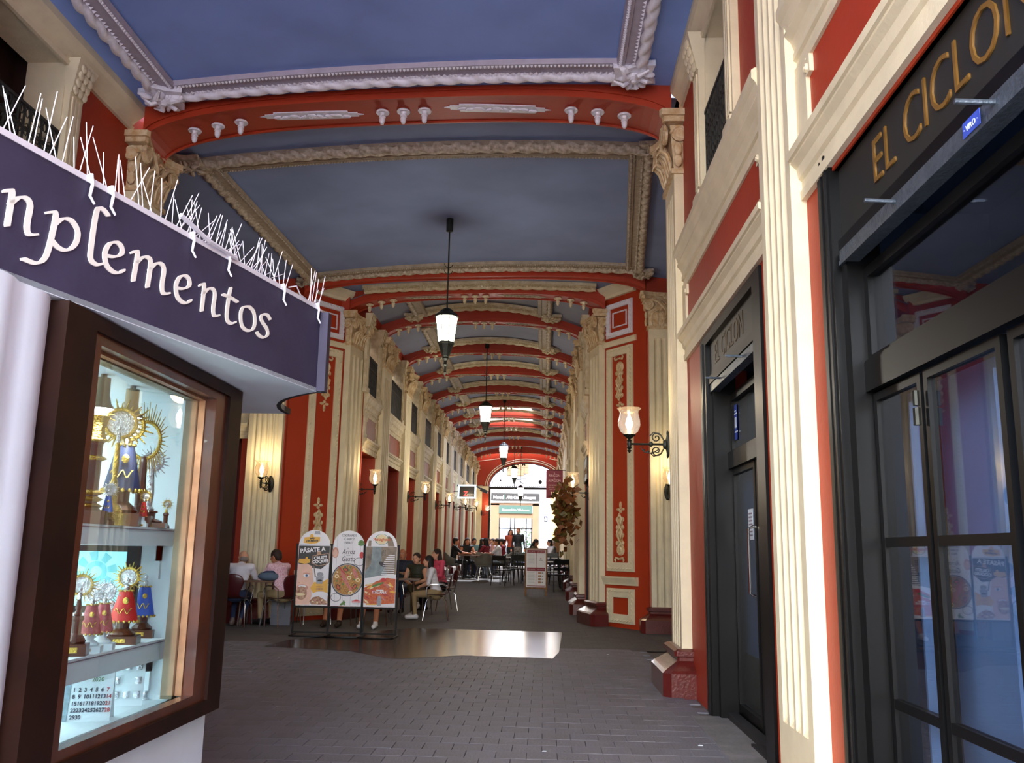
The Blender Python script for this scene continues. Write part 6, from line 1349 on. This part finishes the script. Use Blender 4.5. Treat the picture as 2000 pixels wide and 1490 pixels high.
# the two men on the left, at a small table by the crossing wall
y1_ = 15.0; x1_ = at(461, y1_, 1150)
put('red', x1_, y1_, .05, 'dark red shell chair under the man in the white shirt')
person('bald man in white shirt seen from behind, bent forward over a table', x1_, y1_+.02, .05, top='shirtwhite', bottom='bluejean', shoe='sole', skin='skin3', hair='hairgrey', hairstyle='bald', sleeve='long', lean=.42, turn=.5, tilt=.35, near=True, feet='back')
y2_ = 15.15; x2_ = at(552, y2_, 1150)
put('red', x2_, y2_, .95, 'dark red shell chair with arms under the man in the pink checked shirt')
person('man in pink checked shirt and khaki trousers turned away, leaning on the table', x2_, y2_, .95, top='pinkchk', bottom='khaki', shoe='shoeblack', skin='skin2', hair='hairbrown', sleeve='long', lean=.33, turn=.3, tilt=.3, near=True)
put('st', at(503, 15.2), 15.22, 0, 'small brown table with chrome legs between the two men')
mat('denimbag', '5a6a7c', .8, var=.1)
t = thing('shoulder_bag', 'grey blue cloth bag resting on the table edge beside the pink shirt', 'bag', (at(522, 15.0), 15.02, .745), .4); p = MB(); p.ball((0, 0, .075), .17, .1, .075, 12, 8); p.ball((.07, 0, .06), .1, .09, .06, 10, 7); p.obj('bag_body', 'denimbag', t, smooth=True); MB().tube([(-.12, 0, .1), (-.05, -.06, .15), (.08, -.05, .15), (.14, 0, .08)], .012, 6).obj('strap', 'bluejean', t)
t = thing('grey_crate', 'low grey ribbed case on the floor behind the khaki legs', 'case', (at(552, 15.5), 15.52, 0), .2)
p = MB(); p.box(-.16, .16, -.1, .1, 0, .4); [p.box(-.165, .165, -.105, .105, .06+.09*k, .09+.09*k) for k in range(4)]; p.obj('case_body', 'greyc', t); MB().tube([(-.07, 0, .4), (-.07, 0, .43), (.07, 0, .43), (.07, 0, .4)], .01, 6).obj('handle', 'blackmat', t)
# two guests behind the standing signs: only their feet show
put('red', at(668, 15.9), 15.9, PI, 'dark red chair whose chrome legs show under the middle standing sign')
person('person hidden behind the middle sign, bare shins in dark strappy sandals', at(668, 15.9), 15.9, PI, top='blackc', bottom='blackc', shin='skin', shoe='hairbrown', hairstyle='long', hair='hairbrown', arms=('lap', 'lap'), feet='out', near=True)
put('red', at(736, 15.75), 15.75, PI, 'dark red chair whose chrome legs show under the right standing sign')
person('person hidden behind the right sign, bare legs in white trainers', at(736, 15.75), 15.75, PI, top='shirtwhite', bottom='greyc', shin='skin', shoe='shoewhite', hairstyle='short', arms=('lap', 'lap'), feet='out', near=True)
put('red', at(622, 16.1), 15.9, PI+.5, 'empty dark red chair behind the left standing sign')
# the group right of the signs
put('st', at(788, 17.6), 17.55, .1, 'brown table with glasses beside the woman in the dark sleeveless top')
for dx, dy, lab in ((-.02, -.1, 'clear glass on the table, nearer the signs'), (.1, .05, 'clear glass on the table, nearer the sleeveless woman')):
    t = thing('drinking_glass', lab, 'glass', (at(788, 17.6)+dx, 17.55+dy, .745), 0); MB().lathe([(.001, 0), (.03, 0), (.035, .13), (.032, .13), (.028, .006), (.001, .006)], 14).obj('tumbler', 'pane_clear', t, smooth=True)
put('red', at(786, 18.9), 18.9, PI+.1, 'dark red chair under the man in navy by the wall')
person('grey-haired man in navy shirt, seated just right of the signs', at(786, 18.9), 18.9, PI-.1, top='navytop', bottom='bluejean', shoe='shoeblack', skin='skin2', hair='hairgrey', hairstyle='bald', arms=('table', 'table'), near=True)
put('red', at(815, 18.4), 18.4, PI-.3, 'dark red chair under the woman in the dark sleeveless top')
person('woman in dark olive sleeveless top with crossed legs, looking at the camera', at(815, 18.35), 18.35, PI-.3, top='olive', bottom='olive2', shoe='shoewhite', skin='skin3', hair='hairbrown', hairstyle='bun', sleeve='none', arms=('lap', 'lap'), turn=.05, near=True, cross=True, shin='olive2', scale=.95)
put('red', at(853, 17.35), 17.35, PI*.5+.1, 'dark red chair under the long-haired woman in white')
person('woman with long black hair and white top, seated in profile facing left', at(851, 17.35), 17.35, PI*.5+.15, top='shirtwhite', bottom='khaki', shoe='shoewhite', skin='skin3', hair='hairblack', hairstyle='long', sleeve='short', arms=('lap', 'lap'), lean=.22, near=True, scale=.93)
put('red', at(868, 19.4), 19.4, PI*.62, 'dark red chair under the woman in the bright pink jacket')
person('woman in bright pink jacket with dark hair, behind the woman in white', at(861, 19.4), 19.4, PI*.68, top='pinkjacket', bottom='blackc', shoe='shoeblack', skin='skin3', hair='hairbrown', hairstyle='long', sleeve='long', arms=('lap', 'lap'), near=True, lean=.15)
# the terrace farther down
T = 'tables and chairs of the far terrace'
put('rt', at(918, 29.4, 1090), 29.4, 0, 'round table with steel legs under the reaching arm of the man in black')
put('grey', at(884, 29.3, 1090), 29.3, -PI/2+.2, 'grey tub chair under the man in the black T-shirt')
put('grey', at(945, 28.6, 1090), 28.6, .35, 'grey tub chair with its back to the camera, right of the round table')
put('grey', at(926, 28.9, 1090), 30.4, PI, 'grey tub chair behind the round table, under the woman in black')
put('grey', at(974, 30.2, 1090), 30.2, PI/2+.1, 'grey tub chair under the man in the white T-shirt'); put('grey', at(962, 32.3, 1090), 32.3, PI, 'grey tub chair under the drinking man in pale pink')
put('grey', at(985, 33, 1090), 33.2, PI/2, 'pale tub chair under the woman in dark red'); put('grey', at(938, 32.6, 1090), 32.6, -PI/2, 'grey tub chair under the person with long dark hair'); put('rt', at(950, 33.4, 1090), 33.5, 0, 'round table between the dark red and long dark haired guests')
far_p = [(885, 29.4, -PI/2+.2, dict(label='young man in black T-shirt reaching across the round table', top='blackc', bottom='blackc', arms=('reach', 'table'), turn=-.1)),
         (911, 30.3, PI+.35, dict(label='long-haired woman in black sleeveless dress at the round table', top='blackc', bottom='blackc', hairstyle='long', hair='hairbrown', sleeve='none', skin='skin')),
         (924, 33.4, PI+.5, dict(label='dark-haired man in grey green top behind the woman in black', top='tealtop', hair='hairblack', skin='skin2')),
         (912, 32.6, PI, dict(label='dark head just behind the woman in the black dress', top='blackc', hairstyle='short')),
         (938, 32.7, -PI/2+.3, dict(label='person with long dark hair in dark clothes, seated side on', top='blackc', hairstyle='long')),
         (947, 34.6, -PI/2-.2, dict(label='man in white shirt with dark hair in the left back row', top='shirtwhite')),
         (957, 37.4, PI*.8, dict(label='fair-haired person in pale shirt in the back row', top='palepink', hair='hairginger', skin='skin3')),
         (951, 31.0, 1.1, dict(label='black-haired woman seen from behind, next to the drinking man', top='redtop', hairstyle='long')),
         (964, 32.2, PI*.85, dict(label='man in pale pink shirt raising a cup to his face', top='palepink', bottom='denimlight', sleeve='long', hairstyle='short mask', arms=('face', 'table'))),
         (975, 30.1, PI/2+.1, dict(label='brown-haired man in white T-shirt and pale jeans facing left', top='shirtwhite', bottom='denimlight', hair='hairbrown', skin='skin2', arms=('table', 'face'))),
         (984, 33.2, PI/2, dict(label='woman in dark red top leaning in, behind the man in white T-shirt', top='redtop', hair='hairblack', hairstyle='bun')),
         (980, 35.2, PI*.8, dict(label='brown-haired guest partly hidden behind the woman in dark red', top='greyc', hair='hairginger', hairstyle='long')),
         (1042, 31.5, -PI/2-.3, dict(label='dark-haired woman in olive looking down, just left of the menu board top', top='olive2', hairstyle='long', tilt=.4)),
         (1077, 33.0, PI/2+.4, dict(label='woman with dark hair in a white top, right of the menu board', top='shirtwhite', hairstyle='long', sleeve='long')),
         (1083, 35.0, PI/2, dict(label='grey-haired man in grey blue shirt at the right wall', top='greyc', hair='hairgrey', sleeve='long'))]
for px, Y, rz, kw in far_p: person(kw.pop('label'), at(px, Y, 1080), Y, rz, **kw)
for px, Y, rz, lab in ((912, 32.6, PI, 'grey tub chair of the dark headed guest at the wall'), (925, 33.4, PI+.5, 'grey tub chair under the man in grey green'), (947, 34.6, -PI/2, 'grey tub chair under the white shirt in the back row'), (957, 37.4, PI, 'grey tub chair under the fair-haired guest'),
                       (951, 31.0, 1.1, 'grey tub chair under the black-haired woman seen from behind'), (980, 35.2, PI, 'grey tub chair under the brown-haired guest in grey')): put('grey', at(px, Y, 1080), Y, rz, lab)
person('standing woman in orange top and black trousers near the far doorway', at(997, 38.2, 1060), 38.2, PI+.2, sit=False, top='orangetop', bottom='blackc', hair='hairbrown', hairstyle='long', sleeve='long', arms=('down', 'down'), lean=0)
person('standing person in black top and patterned trousers near the far doorway', at(1012, 37.4, 1060), 37.4, PI-.1, sit=False, top='blackc', bottom='pattern', shoe='shoewhite', hair='hairginger', hairstyle='short', sleeve='long', arms=('down', 'down'), lean=0, scale=1.03)
blk = [(982, 26.6, -.5, 'black armchair nearest the camera, left of the menu board'), (997, 28.2, PI/2, 'black chair pushed to the left side of the white cafe table'), (1008, 27.3, .3, 'black chair in front of the white cafe table'), (1018, 29.6, PI, 'black chair behind the white cafe table'),
       (1075, 26.2, PI/2, 'black chair right of the menu board, second from the camera'), (1090, 24.9, .4, 'black chair right of the menu board, nearest the camera'), (1090, 27.3, -PI/2, 'black chair tight against the right pilasters'), (1076, 29.0, 0, 'black chair in front of the far right table'), (1042, 31.6, -PI/2-.3, 'black chair under the woman in olive'), (1077, 33.0, PI/2, 'black chair under the woman in the white top'), (1083, 35.0, PI/2, 'black chair under the grey-haired man at the right wall')]
for px, Y, rz, lab in blk: put('black', at(px, Y, 1110), Y, rz, lab)
put('bt', at(1008, 28.5, 1090), 28.5, 0, 'white topped black cafe table left of the menu board'); put('bt', at(1080, 26.2, 1090), 26.1, 0, 'white topped black cafe table by the right pilasters, nearest the camera'); put('bt', at(1080, 28.3, 1090), 28.4, 0, 'white topped black cafe table second along the right pilasters'); put('bt', at(1062, 32.2, 1090), 32.2, 0, 'cafe table between the woman in olive and the woman in white')
print('OBJECTS', len(bpy.data.objects))
